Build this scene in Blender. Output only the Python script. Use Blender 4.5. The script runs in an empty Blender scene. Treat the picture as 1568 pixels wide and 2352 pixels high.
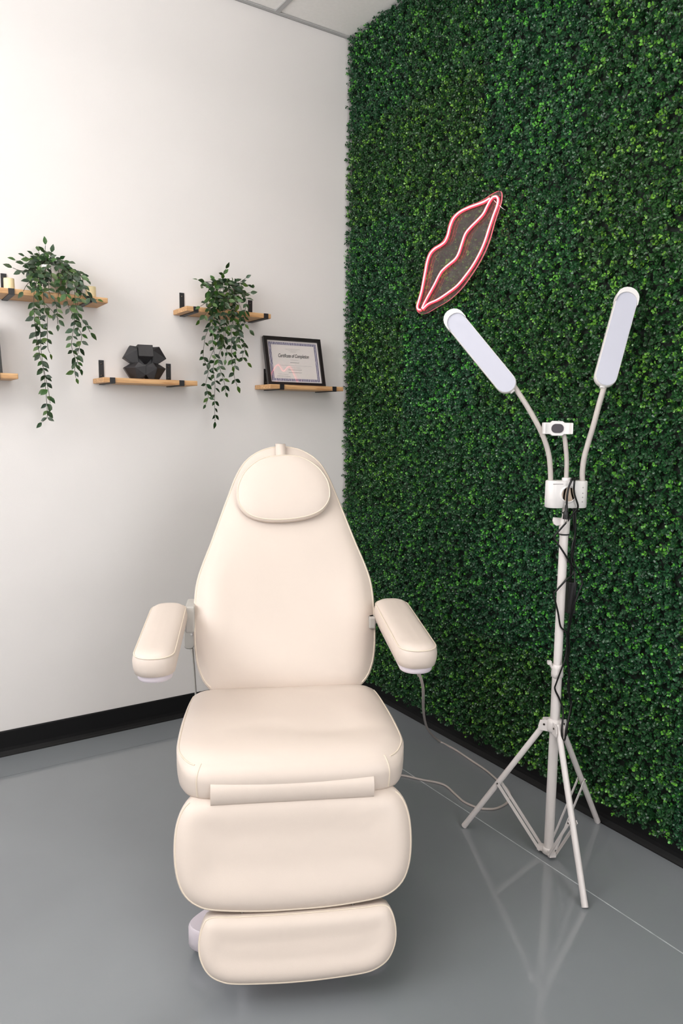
import bpy, bmesh, math, random
from mathutils import Vector, Matrix
random.seed(11)

# ------------------------------------------------------------------ camera
scene = bpy.context.scene
col = scene.collection
F0, YAW, PITCH, ROLL = 1680.066, 0.573933, 0.123386, 0.0112014
CAM = Vector((-2.195891, -3.315125, 1.45))
ROOM_H = 3.36
fw = Vector((math.sin(YAW)*math.cos(PITCH), math.cos(YAW)*math.cos(PITCH), -math.sin(PITCH)))
rt = Vector((math.cos(YAW), -math.sin(YAW), 0))
up = rt.cross(fw)
RT = rt*math.cos(ROLL) + up*math.sin(ROLL)
UP = -rt*math.sin(ROLL) + up*math.cos(ROLL)
cam_d = bpy.data.cameras.new('camera')
cam_d.sensor_fit = 'VERTICAL'; cam_d.sensor_height = 36.0; cam_d.lens = F0/2352*36.0
cam_d.clip_start = 0.05; cam_d.clip_end = 60
cam = bpy.data.objects.new('camera', cam_d); col.objects.link(cam)
M3 = Matrix((RT, UP, -fw)).transposed()
cam.matrix_world = Matrix.Translation(CAM) @ M3.to_4x4()
scene.camera = cam

# ------------------------------------------------------------------ world, lights, exposure
w = bpy.data.worlds.new('world'); scene.world = w; w.use_nodes = True
w.node_tree.nodes['Background'].inputs[0].default_value = (0.75, 0.85, 1.0, 1)
w.node_tree.nodes['Background'].inputs[1].default_value = 0.6
vs = scene.view_settings
vs.view_transform = 'Standard'; vs.look = 'None'; vs.gamma = 1.0; vs.use_curve_mapping = False
vs.exposure = 0.0
def area_light(name, loc, direction, sx, sy, power, color, spread=math.pi):
    l = bpy.data.lights.new(name, 'AREA'); l.shape = 'RECTANGLE'; l.size = sx; l.size_y = sy
    l.energy = power; l.color = color; l.spread = spread
    o = bpy.data.objects.new(name, l); col.objects.link(o); o.location = loc
    o.rotation_euler = Vector(direction).to_track_quat('-Z', 'Y').to_euler()
    return o
# daylight entering through the window in the left wall and the window behind the camera
area_light('daylight_side_window', (-3.72, -1.6, 2.3), (1, 0, 0), 1.9, 1.4, 60, (0.97, 0.985, 1.0))
area_light('daylight_front_window', (-1.4, -5.17, 1.9), (0, 1, 0), 1.35, 2.0, 49, (0.985, 0.99, 1.0))
# recessed ceiling troffer, and an uplight added to brighten ceiling and upper walls
area_light('ceiling_troffer_light', (-3.217, -2.97, ROOM_H-0.01), (0, 0, -1), 0.56, 1.16, 16, (1.0, 0.98, 0.95))
FILL_POS = (-1.75, -1.85, 2.98)
area_light('added_uplight', (FILL_POS[0], FILL_POS[1], FILL_POS[2]+0.055), (0, 0, 1), 0.08, 1.15, 27, (1.0, 0.97, 0.94))

# ------------------------------------------------------------------ pixel helpers (frame 1568 x 2352)
def ray(x, y): return fw + RT*((x-784)/F0) - UP*((y-1176)/F0)
def on_plane(x, y, P, n):
    d = ray(x, y); P = Vector(P); n = Vector(n); return CAM + d*((P-CAM).dot(n)/d.dot(n))
def on_floor(x, y, z=0.0): return on_plane(x, y, (0, 0, z), (0, 0, 1))
def on_white(x, y, off=0.0): return on_plane(x, y, (0, -off, 0), (0, 1, 0))
def on_green(x, y, off=0.0): return on_plane(x, y, (-off, 0, 0), (1, 0, 0))
def at_depth(x, y, d): return CAM + ray(x, y)*d

# ------------------------------------------------------------------ materials
def lin(c):
    return tuple((v/12.92 if v <= 0.04045 else ((v+0.055)/1.055)**2.4) for v in [k/255.0 for k in c]) + (1.0,)
def mat(name, c, rough=0.5, spec=0.5, metal=0.0, var=0.06, vscale=8.0, bump=0.0, bscale=200.0, coat=0.0, emis=None, estr=0.0):
    m = bpy.data.materials.new(name); m.use_nodes = True
    nt = m.node_tree; b = nt.nodes['Principled BSDF']
    tc = nt.nodes.new('ShaderNodeTexCoord')
    n = nt.nodes.new('ShaderNodeTexNoise'); n.inputs['Scale'].default_value = vscale; n.inputs['Detail'].default_value = 4
    nt.links.new(tc.outputs['Object'], n.inputs['Vector'])
    r = nt.nodes.new('ShaderNodeValToRGB'); C = lin(c)
    r.color_ramp.elements[0].position = 0.3; r.color_ramp.elements[1].position = 0.7
    r.color_ramp.elements[0].color = tuple(v*(1-var) for v in C[:3])+(1,)
    r.color_ramp.elements[1].color = tuple(min(1, v*(1+var)) for v in C[:3])+(1,)
    nt.links.new(n.outputs['Fac'], r.inputs['Fac']); nt.links.new(r.outputs['Color'], b.inputs['Base Color'])
    b.inputs['Roughness'].default_value = rough; b.inputs['Specular IOR Level'].default_value = spec
    b.inputs['Metallic'].default_value = metal; b.inputs['Coat Weight'].default_value = coat
    if bump:
        n2 = nt.nodes.new('ShaderNodeTexNoise'); n2.inputs['Scale'].default_value = bscale; n2.inputs['Detail'].default_value = 3
        nt.links.new(tc.outputs['Object'], n2.inputs['Vector'])
        bp = nt.nodes.new('ShaderNodeBump'); bp.inputs['Strength'].default_value = bump; bp.inputs['Distance'].default_value = 0.002
        nt.links.new(n2.outputs['Fac'], bp.inputs['Height']); nt.links.new(bp.outputs['Normal'], b.inputs['Normal'])
    if emis:
        b.inputs['Emission Color'].default_value = emis+(1,); b.inputs['Emission Strength'].default_value = estr
    return m
def wood_mat():
    m = mat('shelf_wood', (203, 160, 112), 0.55)
    nt = m.node_tree; b = nt.nodes['Principled BSDF']
    tc = nt.nodes.new('ShaderNodeTexCoord'); mp = nt.nodes.new('ShaderNodeMapping'); mp.inputs['Scale'].default_value = (2.2, 40, 40)
    n = nt.nodes.new('ShaderNodeTexNoise'); n.inputs['Scale'].default_value = 3; n.inputs['Detail'].default_value = 6; n.inputs['Distortion'].default_value = 0.8
    r = nt.nodes.new('ShaderNodeValToRGB')
    r.color_ramp.elements[0].position = 0.3; r.color_ramp.elements[1].position = 0.68
    r.color_ramp.elements[0].color = lin((172, 122, 76)); r.color_ramp.elements[1].color = lin((222, 180, 130))
    nt.links.new(tc.outputs['Object'], mp.inputs['Vector']); nt.links.new(mp.outputs['Vector'], n.inputs['Vector'])
    nt.links.new(n.outputs['Fac'], r.inputs['Fac']); nt.links.new(r.outputs['Color'], b.inputs['Base Color'])
    return m
def leaf_mat(name, rough=0.33, attr='leafcol', tint=True):
    m = bpy.data.materials.new(name); m.use_nodes = True
    nt = m.node_tree; b = nt.nodes['Principled BSDF']
    a = nt.nodes.new('ShaderNodeAttribute'); a.attribute_name = attr
    n = nt.nodes.new('ShaderNodeTexNoise'); n.inputs['Scale'].default_value = 4.0
    tc = nt.nodes.new('ShaderNodeTexCoord'); nt.links.new(tc.outputs['Object'], n.inputs['Vector'])
    oi = nt.nodes.new('ShaderNodeObjectInfo')
    hs = nt.nodes.new('ShaderNodeHueSaturation')
    mr = nt.nodes.new('ShaderNodeMapRange'); mr.inputs['To Min'].default_value = 0.47; mr.inputs['To Max'].default_value = 0.52
    mv = nt.nodes.new('ShaderNodeMapRange'); mv.inputs['To Min'].default_value = 0.8; mv.inputs['To Max'].default_value = 1.2
    nt.links.new(oi.outputs['Random'], mr.inputs['Value']); nt.links.new(n.outputs['Fac'], mv.inputs['Value'])
    nt.links.new(mr.outputs['Result'], hs.inputs['Hue']); nt.links.new(mv.outputs['Result'], hs.inputs['Value'])
    nt.links.new(a.outputs['Color'], hs.inputs['Color']); nt.links.new(hs.outputs['Color'], b.inputs['Base Color'])
    b.inputs['Roughness'].default_value = rough; b.inputs['Specular IOR Level'].default_value = 0.55
    return m
def clear_mat(name, tint=(1, 1, 1), ior=1.5, rough=0.02, haze=0.0):
    m = bpy.data.materials.new(name); m.use_nodes = True
    nt = m.node_tree; nt.nodes.clear()
    out = nt.nodes.new('ShaderNodeOutputMaterial'); mix = nt.nodes.new('ShaderNodeMixShader')
    t = nt.nodes.new('ShaderNodeBsdfTransparent'); t.inputs[0].default_value = tint+(1,)
    g = nt.nodes.new('ShaderNodeBsdfGlossy'); g.inputs['Roughness'].default_value = rough
    lw = nt.nodes.new('ShaderNodeLayerWeight'); pw = nt.nodes.new('ShaderNodeMath'); pw.operation = 'POWER'; pw.inputs[1].default_value = 5
    fr = nt.nodes.new('ShaderNodeMath'); fr.operation = 'MULTIPLY_ADD'; fr.inputs[1].default_value = 0.96; fr.inputs[2].default_value = 0.04
    nt.links.new(lw.outputs['Facing'], pw.inputs[0]); nt.links.new(pw.outputs[0], fr.inputs[0])
    nt.links.new(fr.outputs[0], mix.inputs[0]); nt.links.new(t.outputs[0], mix.inputs[1]); nt.links.new(g.outputs[0], mix.inputs[2])
    if haze:
        d = nt.nodes.new('ShaderNodeBsdfDiffuse'); d.inputs[0].default_value = (0.62, 0.5, 0.5, 1)
        mx2 = nt.nodes.new('ShaderNodeMixShader'); mx2.inputs[0].default_value = haze
        nt.links.new(mix.outputs[0], mx2.inputs[1]); nt.links.new(d.outputs[0], mx2.inputs[2]); nt.links.new(mx2.outputs[0], out.inputs[0])
    else:
        nt.links.new(mix.outputs[0], out.inputs[0])
    return m

MT = {}
MT['wall'] = mat('white_wall_paint', (236, 231, 228), 0.7, 0.3, var=0.012, vscale=2.5, bump=0.12, bscale=350)
MT['ceiling'] = mat('ceiling_tile_white', (249, 246, 242), 0.9, 0.2, var=0.02, vscale=60, bump=0.25, bscale=500)
MT['tbar'] = mat('ceiling_grid_metal', (180, 179, 178), 0.5, 0.4, var=0.01)
MT['floor'] = mat('grey_painted_concrete', (128, 132, 135), 0.095, 0.85, var=0.05, vscale=1.6, bump=0.02, bscale=40)
MT['sealant'] = mat('pale_joint_sealant', (176, 180, 182), 0.5, var=0.25, vscale=30, bump=0.5, bscale=300)
MT['joint'] = mat('painted_joint', (104, 107, 109), 0.35, var=0.15, vscale=12)
MT['base'] = mat('black_vinyl_base', (9, 9, 10), 0.55, 0.3, var=0.15)
MT['leather'] = mat('cream_leatherette', (213, 199, 188), 0.45, 0.4, var=0.012, vscale=5, bump=0.1, bscale=900)
MT['piping'] = mat('cream_piping', (222, 208, 190), 0.45, 0.4, var=0.01, bump=0.1, bscale=900)
MT['shell'] = mat('lavender_white_plastic', (212, 202, 209), 0.35, 0.5, var=0.01)
MT['grey_plastic'] = mat('grey_plastic', (178, 174, 168), 0.4, var=0.03)
MT['steel'] = mat('steel', (150, 146, 140), 0.3, metal=0.9, var=0.05)
MT['dark_steel'] = mat('dark_steel', (90, 84, 78), 0.35, metal=0.9, var=0.05)
MT['rubber'] = mat('dark_rubber', (30, 30, 31), 0.6, var=0.1)
MT['lampwhite'] = mat('white_enamel', (217, 210, 207), 0.35, 0.5, var=0.01)
MT['gooseneck'] = mat('warm_grey_gooseneck', (182, 174, 168), 0.5, var=0.02, bump=0.2, bscale=700)
MT['diffuser'] = mat('frosted_diffuser', (188, 188, 200), 0.45, 0.4, var=0.01)
MT['housing'] = mat('lamp_housing_white', (223, 219, 217), 0.35, var=0.01)
MT['mirror'] = mat('bronze_mirror', (205, 190, 175), 0.05, metal=1.0, var=0.01)
MT['pad'] = mat('charcoal_pad', (66, 60, 66), 0.6, var=0.05)
MT['blackcable'] = mat('black_cable', (7, 7, 8), 0.35, 0.35, var=0.1)
MT['adapter'] = mat('black_adapter_plastic', (14, 13, 15), 0.45, var=0.1)
MT['greycable'] = mat('warm_grey_cable', (176, 166, 160), 0.45, var=0.03)
MT['blue'] = mat('blue_plastic', (28, 60, 110), 0.4, var=0.05)
MT['iron'] = mat('black_iron', (26, 25, 27), 0.5, var=0.15, vscale=30)
MT['wood'] = wood_mat()
MT['pot'] = mat('white_ceramic', (232, 222, 214), 0.4, var=0.02)
MT['soil'] = mat('dark_soil', (40, 34, 28), 0.9, var=0.4, vscale=60)
MT['stem'] = mat('green_brown_stem', (52, 52, 34), 0.6, var=0.2, vscale=40)
MT['wax'] = mat('cream_wax', (240, 222, 178), 0.5, var=0.02)
MT['wick'] = mat('wick', (60, 52, 44), 0.8)
MT['blackwood'] = mat('black_stained_wood', (36, 34, 36), 0.48, 0.5, var=0.35, vscale=25, bump=0.3, bscale=90)
MT['frame'] = mat('black_frame', (24, 22, 22), 0.4, var=0.1)
MT['paper'] = mat('certificate_paper', (232, 224, 220), 0.7, var=0.01)
MT['ink'] = mat('black_ink', (24, 22, 24), 0.7)
MT['greyink'] = mat('grey_ink', (140, 132, 134), 0.7)
MT['glass'] = clear_mat('picture_glass')
MT['winglass'] = clear_mat('window_glass')
MT['acrylic'] = clear_mat('clear_acrylic', (0.93, 0.9, 0.9), 1.5, 0.08, haze=0.04)
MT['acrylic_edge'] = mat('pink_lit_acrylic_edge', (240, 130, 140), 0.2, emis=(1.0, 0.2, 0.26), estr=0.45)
MT['neon'] = mat('neon_pink_face', (255, 200, 200), 0.3, emis=(1.0, 0.072, 0.082), estr=6.5)
MT['neon_side'] = mat('neon_red_side', (235, 70, 90), 0.35, emis=(1.0, 0.08, 0.13), estr=0.75)
MT['hedge_leaf'] = leaf_mat('boxwood_leaf', 0.27)
MT['hedge_mat'] = mat('dark_green_mesh_backing', (14, 26, 16), 0.8, var=0.3, vscale=60)
MT['vine_leaf'] = leaf_mat('vine_leaf', 0.38)
MT['white_cable'] = mat('white_cable', (236, 228, 230), 0.4)
MT['troffer'] = mat('troffer_lens', (250, 248, 244), 0.5, emis=(1.0, 0.96, 0.9), estr=3.0)
MT['winframe'] = mat('dark_window_frame', (40, 40, 42), 0.4)
def border_mat():
    m = mat('certificate_border_print', (120, 112, 140), 0.7)
    nt = m.node_tree; b = nt.nodes['Principled BSDF']
    tc = nt.nodes.new('ShaderNodeTexCoord')
    v = nt.nodes.new('ShaderNodeTexVoronoi'); v.inputs['Scale'].default_value = 80
    n = nt.nodes.new('ShaderNodeTexWave'); n.inputs['Scale'].default_value = 34; n.inputs['Distortion'].default_value = 6
    r = nt.nodes.new('ShaderNodeValToRGB'); r.color_ramp.elements[0].color = lin((96, 90, 120)); r.color_ramp.elements[1].color = lin((196, 190, 204))
    nt.links.new(tc.outputs['Object'], n.inputs['Vector']); nt.links.new(n.outputs['Fac'], r.inputs['Fac']); nt.links.new(r.outputs['Color'], b.inputs['Base Color'])
    return m
MT['border'] = border_mat()

# ------------------------------------------------------------------ mesh helpers
class MB:
    def __init__(s): s.v = []; s.f = []; s.smooth = []
    def add(s, vs, fs, smooth=False):
        o = len(s.v); s.v += [tuple(v) for v in vs]; s.f += [tuple(i+o for i in f) for f in fs]; s.smooth += [smooth]*len(fs)
    def box(s, lo, hi, M=None):
        x0, y0, z0 = lo; x1, y1, z1 = hi
        vs = [Vector(p) for p in ((x0,y0,z0),(x1,y0,z0),(x1,y1,z0),(x0,y1,z0),(x0,y0,z1),(x1,y0,z1),(x1,y1,z1),(x0,y1,z1))]
        if M: vs = [M @ v for v in vs]
        s.add(vs, [(0,3,2,1),(4,5,6,7),(0,1,5,4),(1,2,6,5),(2,3,7,6),(3,0,4,7)])
    def tube(s, pts, r, n=10, closed=False, cap=True):
        pts = [Vector(p) for p in pts]; m = len(pts)
        rr = r if isinstance(r, (list, tuple)) else [r]*m
        ring = []; prev = None
        for i, p in enumerate(pts):
            if closed: t = pts[(i+1) % m]-pts[i-1]
            else: t = pts[min(i+1, m-1)]-pts[max(i-1, 0)]
            if t.length < 1e-9: t = Vector((0, 0, 1))
            t.normalize()
            if prev is None:
                a = Vector((0, 0, 1)) if abs(t.z) < 0.9 else Vector((1, 0, 0)); u = t.cross(a).normalized()
            else:
                u = prev - t*prev.dot(t)
                u = u.normalized() if u.length > 1e-6 else t.cross(Vector((0.3, 0.5, 0.8))).normalized()
            prev = u; w_ = t.cross(u)
            ring.append([p + (u*math.cos(k*2*math.pi/n)+w_*math.sin(k*2*math.pi/n))*rr[i] for k in range(n)])
        vs = [v for R_ in ring for v in R_]; fs = []
        for i in range(m if closed else m-1):
            j = (i+1) % m
            for k in range(n): fs.append((i*n+k, i*n+(k+1) % n, j*n+(k+1) % n, j*n+k))
        s.add(vs, fs, True)
        if cap and not closed:
            s.add(ring[0], [tuple(range(n))[::-1]]); s.add(ring[-1], [tuple(range(n))])
    def lathe(s, prof, c=(0, 0, 0), n=28, M=None):
        c = Vector(c); vs = []; fs = []
        for (r, z) in prof:
            for k in range(n):
                v = c+Vector((r*math.cos(k*2*math.pi/n), r*math.sin(k*2*math.pi/n), z)); vs.append(M @ v if M else v)
        for i in range(len(prof)-1):
            for k in range(n): fs.append((i*n+k, i*n+(k+1) % n, (i+1)*n+(k+1) % n, (i+1)*n+k))
        s.add(vs, fs, True)
    def prism(s, poly, d, frame, bevel=0.0):
        """poly (u,v) extruded from w=0 to w=d; frame = (origin, U, V, W)"""
        o, U, V, W_ = [Vector(a) for a in frame]; n = len(poly)
        cu = sum(p[0] for p in poly)/n; cv = sum(p[1] for p in poly)/n
        def ringp(wv, ins):
            out = []
            for (u, v) in poly:
                du, dv = u-cu, v-cv; L_ = math.hypot(du, dv) or 1; k = max(0, 1-ins/L_)
                out.append(o+U*(cu+du*k)+V*(cv+dv*k)+W_*wv)
            return out
        if bevel: rs = [ringp(0, bevel), ringp(bevel, 0), ringp(d-bevel, 0), ringp(d, bevel)]
        else: rs = [ringp(0, 0), ringp(d, 0)]
        vs = [v for r_ in rs for v in r_]; fs = []
        for i in range(len(rs)-1):
            for k in range(n): fs.append((i*n+k, i*n+(k+1) % n, (i+1)*n+(k+1) % n, (i+1)*n+k))
        s.add(vs, fs, bool(bevel) and n > 10)
        s.add(rs[0], [tuple(range(n))[::-1]]); s.add(rs[-1], [tuple(range(n))])
    def mesh(s, name):
        me = bpy.data.meshes.new(name); me.from_pydata(s.v, [], s.f); me.update()
        me.polygons.foreach_set('use_smooth', s.smooth)
        return me
    def build(s, name, m, parent=None, fix=True):
        me = s.mesh(name)
        if fix:
            b = bmesh.new(); b.from_mesh(me); bmesh.ops.recalc_face_normals(b, faces=b.faces); b.to_mesh(me); b.free()
        me.materials.append(m)
        o = bpy.data.objects.new(name, me); col.objects.link(o); o.parent = parent
        return o
def tag(o, label=None, cat=None, group=None, kind=None):
    if label: o['label'] = label
    if cat: o['category'] = cat
    if group: o['group'] = group
    if kind: o['kind'] = kind
    return o
def thing(name, label, cat, loc=(0, 0, 0), rz=0.0, group=None):
    o = bpy.data.objects.new(name, None); col.objects.link(o); o.empty_display_size = 0.1
    o.location = loc; o.rotation_euler = (0, 0, rz)
    return tag(o, label, cat, group)
def catmull(pts, per=8, closed=False):
    P = [Vector(p) for p in pts]; n = len(P); out = []
    rng = range(n) if closed else range(n-1)
    for i in rng:
        if closed: a, b, c, d = P[i-1], P[i], P[(i+1) % n], P[(i+2) % n]
        else: a, b, c, d = P[max(i-1, 0)], P[i], P[i+1], P[min(i+2, n-1)]
        for k in range(per):
            t = k/per
            out.append(0.5*((2*b)+(c-a)*t+(2*a-5*b+4*c-d)*t*t+(-a+3*b-3*c+d)*t**3))
    if not closed: out.append(P[-1].copy())
    return out
def resample(pts, n, closed=True):
    P = [Vector(p) for p in pts]
    if closed: P.append(P[0].copy())
    L = [0.0]
    for i in range(1, len(P)): L.append(L[-1]+(P[i]-P[i-1]).length)
    out = []; j = 0
    for k in range(n):
        s = L[-1]*k/(n if closed else n-1)
        while j < len(L)-2 and L[j+1] < s: j += 1
        t = (s-L[j])/max(1e-9, L[j+1]-L[j]); out.append(P[j].lerp(P[j+1], t))
    return out
def rounded_rect(w_, h_, r, n=6):
    out = []
    for (cx, cy, a0) in ((w_/2-r, h_/2-r, 0), (-w_/2+r, h_/2-r, 90), (-w_/2+r, -h_/2+r, 180), (w_/2-r, -h_/2+r, 270)):
        for k in range(n+1):
            a = math.radians(a0+90*k/n); out.append((cx+r*math.cos(a), cy+r*math.sin(a)))
    return out

# ------------------------------------------------------------------ the room
XL, YF = -3.8, -5.25           # left wall and front wall (behind the camera)
def struct(o): o['kind'] = 'structure'; return o
# floor: bed plus painted slabs with real joints between them
JX, JY = -0.383, -0.212
m = MB(); m.box((XL-0.1, YF-0.1, -0.12), (0.1, 0.1, -0.012)); floor = struct(m.build('floor', MT['floor']))
g = 0.0018
for (x0, x1, y0, y1) in ((XL-0.1, JX-g, YF-0.1, JY-0.001), (JX+g, 0.1, YF-0.1, JY-0.001), (XL-0.1, JX-g, JY+0.001, 0.1), (JX+g, 0.1, JY+0.001, 0.1)):
    m = MB(); m.box((x0, y0, -0.012), (x1, y1, 0.0)); m.build('floor_slab', MT['floor'], floor)
m = MB(); m.box((JX-g, YF-0.1, -0.012), (JX+g, JY, 0.0004)); m.build('joint_sealant', MT['sealant'], floor)
m = MB(); m.box((XL-0.1, JY-0.001, -0.012), (0.1, JY+0.001, -0.003)); m.build('joint', MT['joint'], floor)

m = MB(); m.box((XL-0.1, 0, -0.1), (0.1, 0.1, ROOM_H+0.2)); struct(m.build('wall_back', MT['wall']))
m = MB(); m.box((0, YF-0.1, -0.1), (0.1, 0, ROOM_H+0.2)); struct(m.build('wall_right', MT['wall']))
# left wall with a window opening, front wall with a wide glazed opening
def wall_with_hole(name, axis, c, thick, a0, a1, h0, h1, z0, z1):
    m = MB()
    for (p0, p1, q0, q1) in ((a0, h0, -0.1, ROOM_H+0.2), (h1, a1, -0.1, ROOM_H+0.2), (h0, h1, -0.1, z0), (h0, h1, z1, ROOM_H+0.2)):
        if axis == 'x': m.box((c-thick, p0, q0), (c, p1, q1))
        else: m.box((p0, c-thick, q0), (p1, c, q1))
    return struct(m.build(name, MT['wall']))
wall_with_hole('wall_left', 'x', XL, 0.1, YF-0.1, 0.1, -2.6, -0.6, 1.55, 3.05)
wall_with_hole('wall_front', 'y', YF, 0.1, XL, 0.0, -2.1, -0.7, 0.85, 2.95)
def window(name, axis, c, h0, h1, z0, z1, nmul):
    root = bpy.data.objects.new(name, None); col.objects.link(root); struct(root)
    root.location = (c, (h0+h1)/2, z0) if axis == 'x' else ((h0+h1)/2, c, z0)
    L = h1-h0; H = z1-z0
    def bx(mb, a0, a1, q0, q1, d0, d1):
        if axis == 'x': mb.box((d0, a0, q0), (d1, a1, q1))
        else: mb.box((a0, d0, q0), (a1, d1, q1))
    m = MB()
    for (a0, a1, q0, q1) in ((-L/2, -L/2+0.05, 0, H), (L/2-0.05, L/2, 0, H), (-L/2, L/2, 0, 0.05), (-L/2, L/2, H-0.05, H)): bx(m, a0, a1, q0, q1, -0.08, -0.02)
    m.build('window_frame', MT['winframe'], root)
    for k in range(nmul+1):
        a0 = -L/2+L*k/(nmul+1); a1 = -L/2+L*(k+1)/(nmul+1)
        m = MB(); bx(m, a0+0.02, a1-0.02, 0.05, H-0.05, -0.055, -0.049); m.build('pane', MT['winglass'], root)
        if k: m = MB(); bx(m, a0-0.02, a0+0.02, 0.05, H-0.05, -0.075, -0.025); m.build('mullion', MT['winframe'], root)
window('window_1', 'x', XL, -2.6, -0.6, 1.55, 3.05, 1)
window('window_2', 'y', YF, -2.1, -0.7, 0.85, 2.95, 1)
# ceiling: plenum slab, tiles, T-bars, wall angle
m = MB(); m.box((XL-0.1, YF-0.1, ROOM_H+0.03), (0.1, 0.1, ROOM_H+0.2)); ceil = struct(m.build('ceiling', MT['ceiling']))
xs = [0.0]; x = -0.457
while x > XL: xs.append(x); x -= 0.61
xs.append(XL)
ys = [0.0]; y = -1.14
while y > YF: ys.append(y); y -= 1.22
ys.append(YF)
lit = {(5, 2)}
for i in range(len(xs)-1):
    for j in range(len(ys)-1):
        m = MB(); m.box((xs[i+1]+0.004, ys[j+1]+0.004, ROOM_H+0.006), (xs[i]-0.004, ys[j]-0.004, ROOM_H+0.024))
        if (i, j) in lit: m.build('troffer_lens', MT['troffer'], ceil)
        else: m.build('ceiling_tile', MT['ceiling'], ceil)
for xx in xs[1:-1]:
    m = MB(); m.box((xx-0.012, YF, ROOM_H), (xx+0.012, -0.0215, ROOM_H+0.005)); m.build('grid_bar', MT['tbar'], ceil)
for yy in ys[1:-1]:
    m = MB(); m.box((XL, yy-0.012, ROOM_H+0.0005), (-0.0215, yy+0.012, ROOM_H+0.0055)); m.build('grid_bar', MT['tbar'], ceil)
m = MB(); m.box((XL, -0.021, ROOM_H), (0, 0, ROOM_H+0.004)); m.box((XL, -0.002, ROOM_H), (0, 0, ROOM_H+0.024)); struct(m.build('trim_1', MT['tbar']))
m = MB(); m.box((-0.021, YF, ROOM_H), (0, -0.021, ROOM_H+0.004)); m.box((-0.002, YF, ROOM_H), (0, -0.021, ROOM_H+0.024)); struct(m.build('trim_2', MT['tbar']))
# luminaire body added to carry the uplight, unseen above the frame
fill_pend = thing('added_pendant', 'added white linear lamp above the chair, out of view, brightening the ceiling', 'lamp', (FILL_POS[0], FILL_POS[1], FILL_POS[2]))
m = MB(); m.box((-0.05, -0.6, -0.035), (0.05, 0.6, 0.035)); m.build('housing', MT['housing'], fill_pend)
m = MB(); m.box((-0.042, -0.585, 0.0352), (0.042, 0.585, 0.038)); m.build('lens', MT['diffuser'], fill_pend)
for yy in (-0.45, 0.45):
    m = MB(); m.tube([(0, yy, 0.035), (0, yy, ROOM_H-FILL_POS[2])], 0.0015, 6); m.build('suspension_wire', MT['steel'], fill_pend)
# vinyl cove base
def cove(name, A, Bv, nrm):
    A = Vector(A); Bv = Vector(Bv); nrm = Vector(nrm); m = MB()
    prof = [(0, 0), (0.02, 0), (0.019, 0.004), (0.013, 0.010), (0.008, 0.02), (0.006, 0.034), (0.006, 0.104), (0.004, 0.109), (0, 0.109)]
    vs = [A+nrm*p[0]+Vector((0, 0, p[1])) for p in prof]+[Bv+nrm*p[0]+Vector((0, 0, p[1])) for p in prof]; n = len(prof)
    m.add(vs, [(k, (k+1) % n, n+(k+1) % n, n+k) for k in range(n)]+[tuple(range(n)), tuple(range(n, 2*n))])
    return struct(m.build(name, MT['base']))
cove('baseboard_back', (XL, 0, 0), (0, 0, 0), (0, -1, 0))
cove('baseboard_right', (0, -0.02, 0), (0, YF, 0), (-1, 0, 0))
cove('baseboard_left', (XL, YF, 0), (XL, -0.02, 0), (1, 0, 0))
cove('baseboard_front', (XL+0.02, YF, 0), (-0.02, YF, 0), (0, 1, 0))

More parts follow.
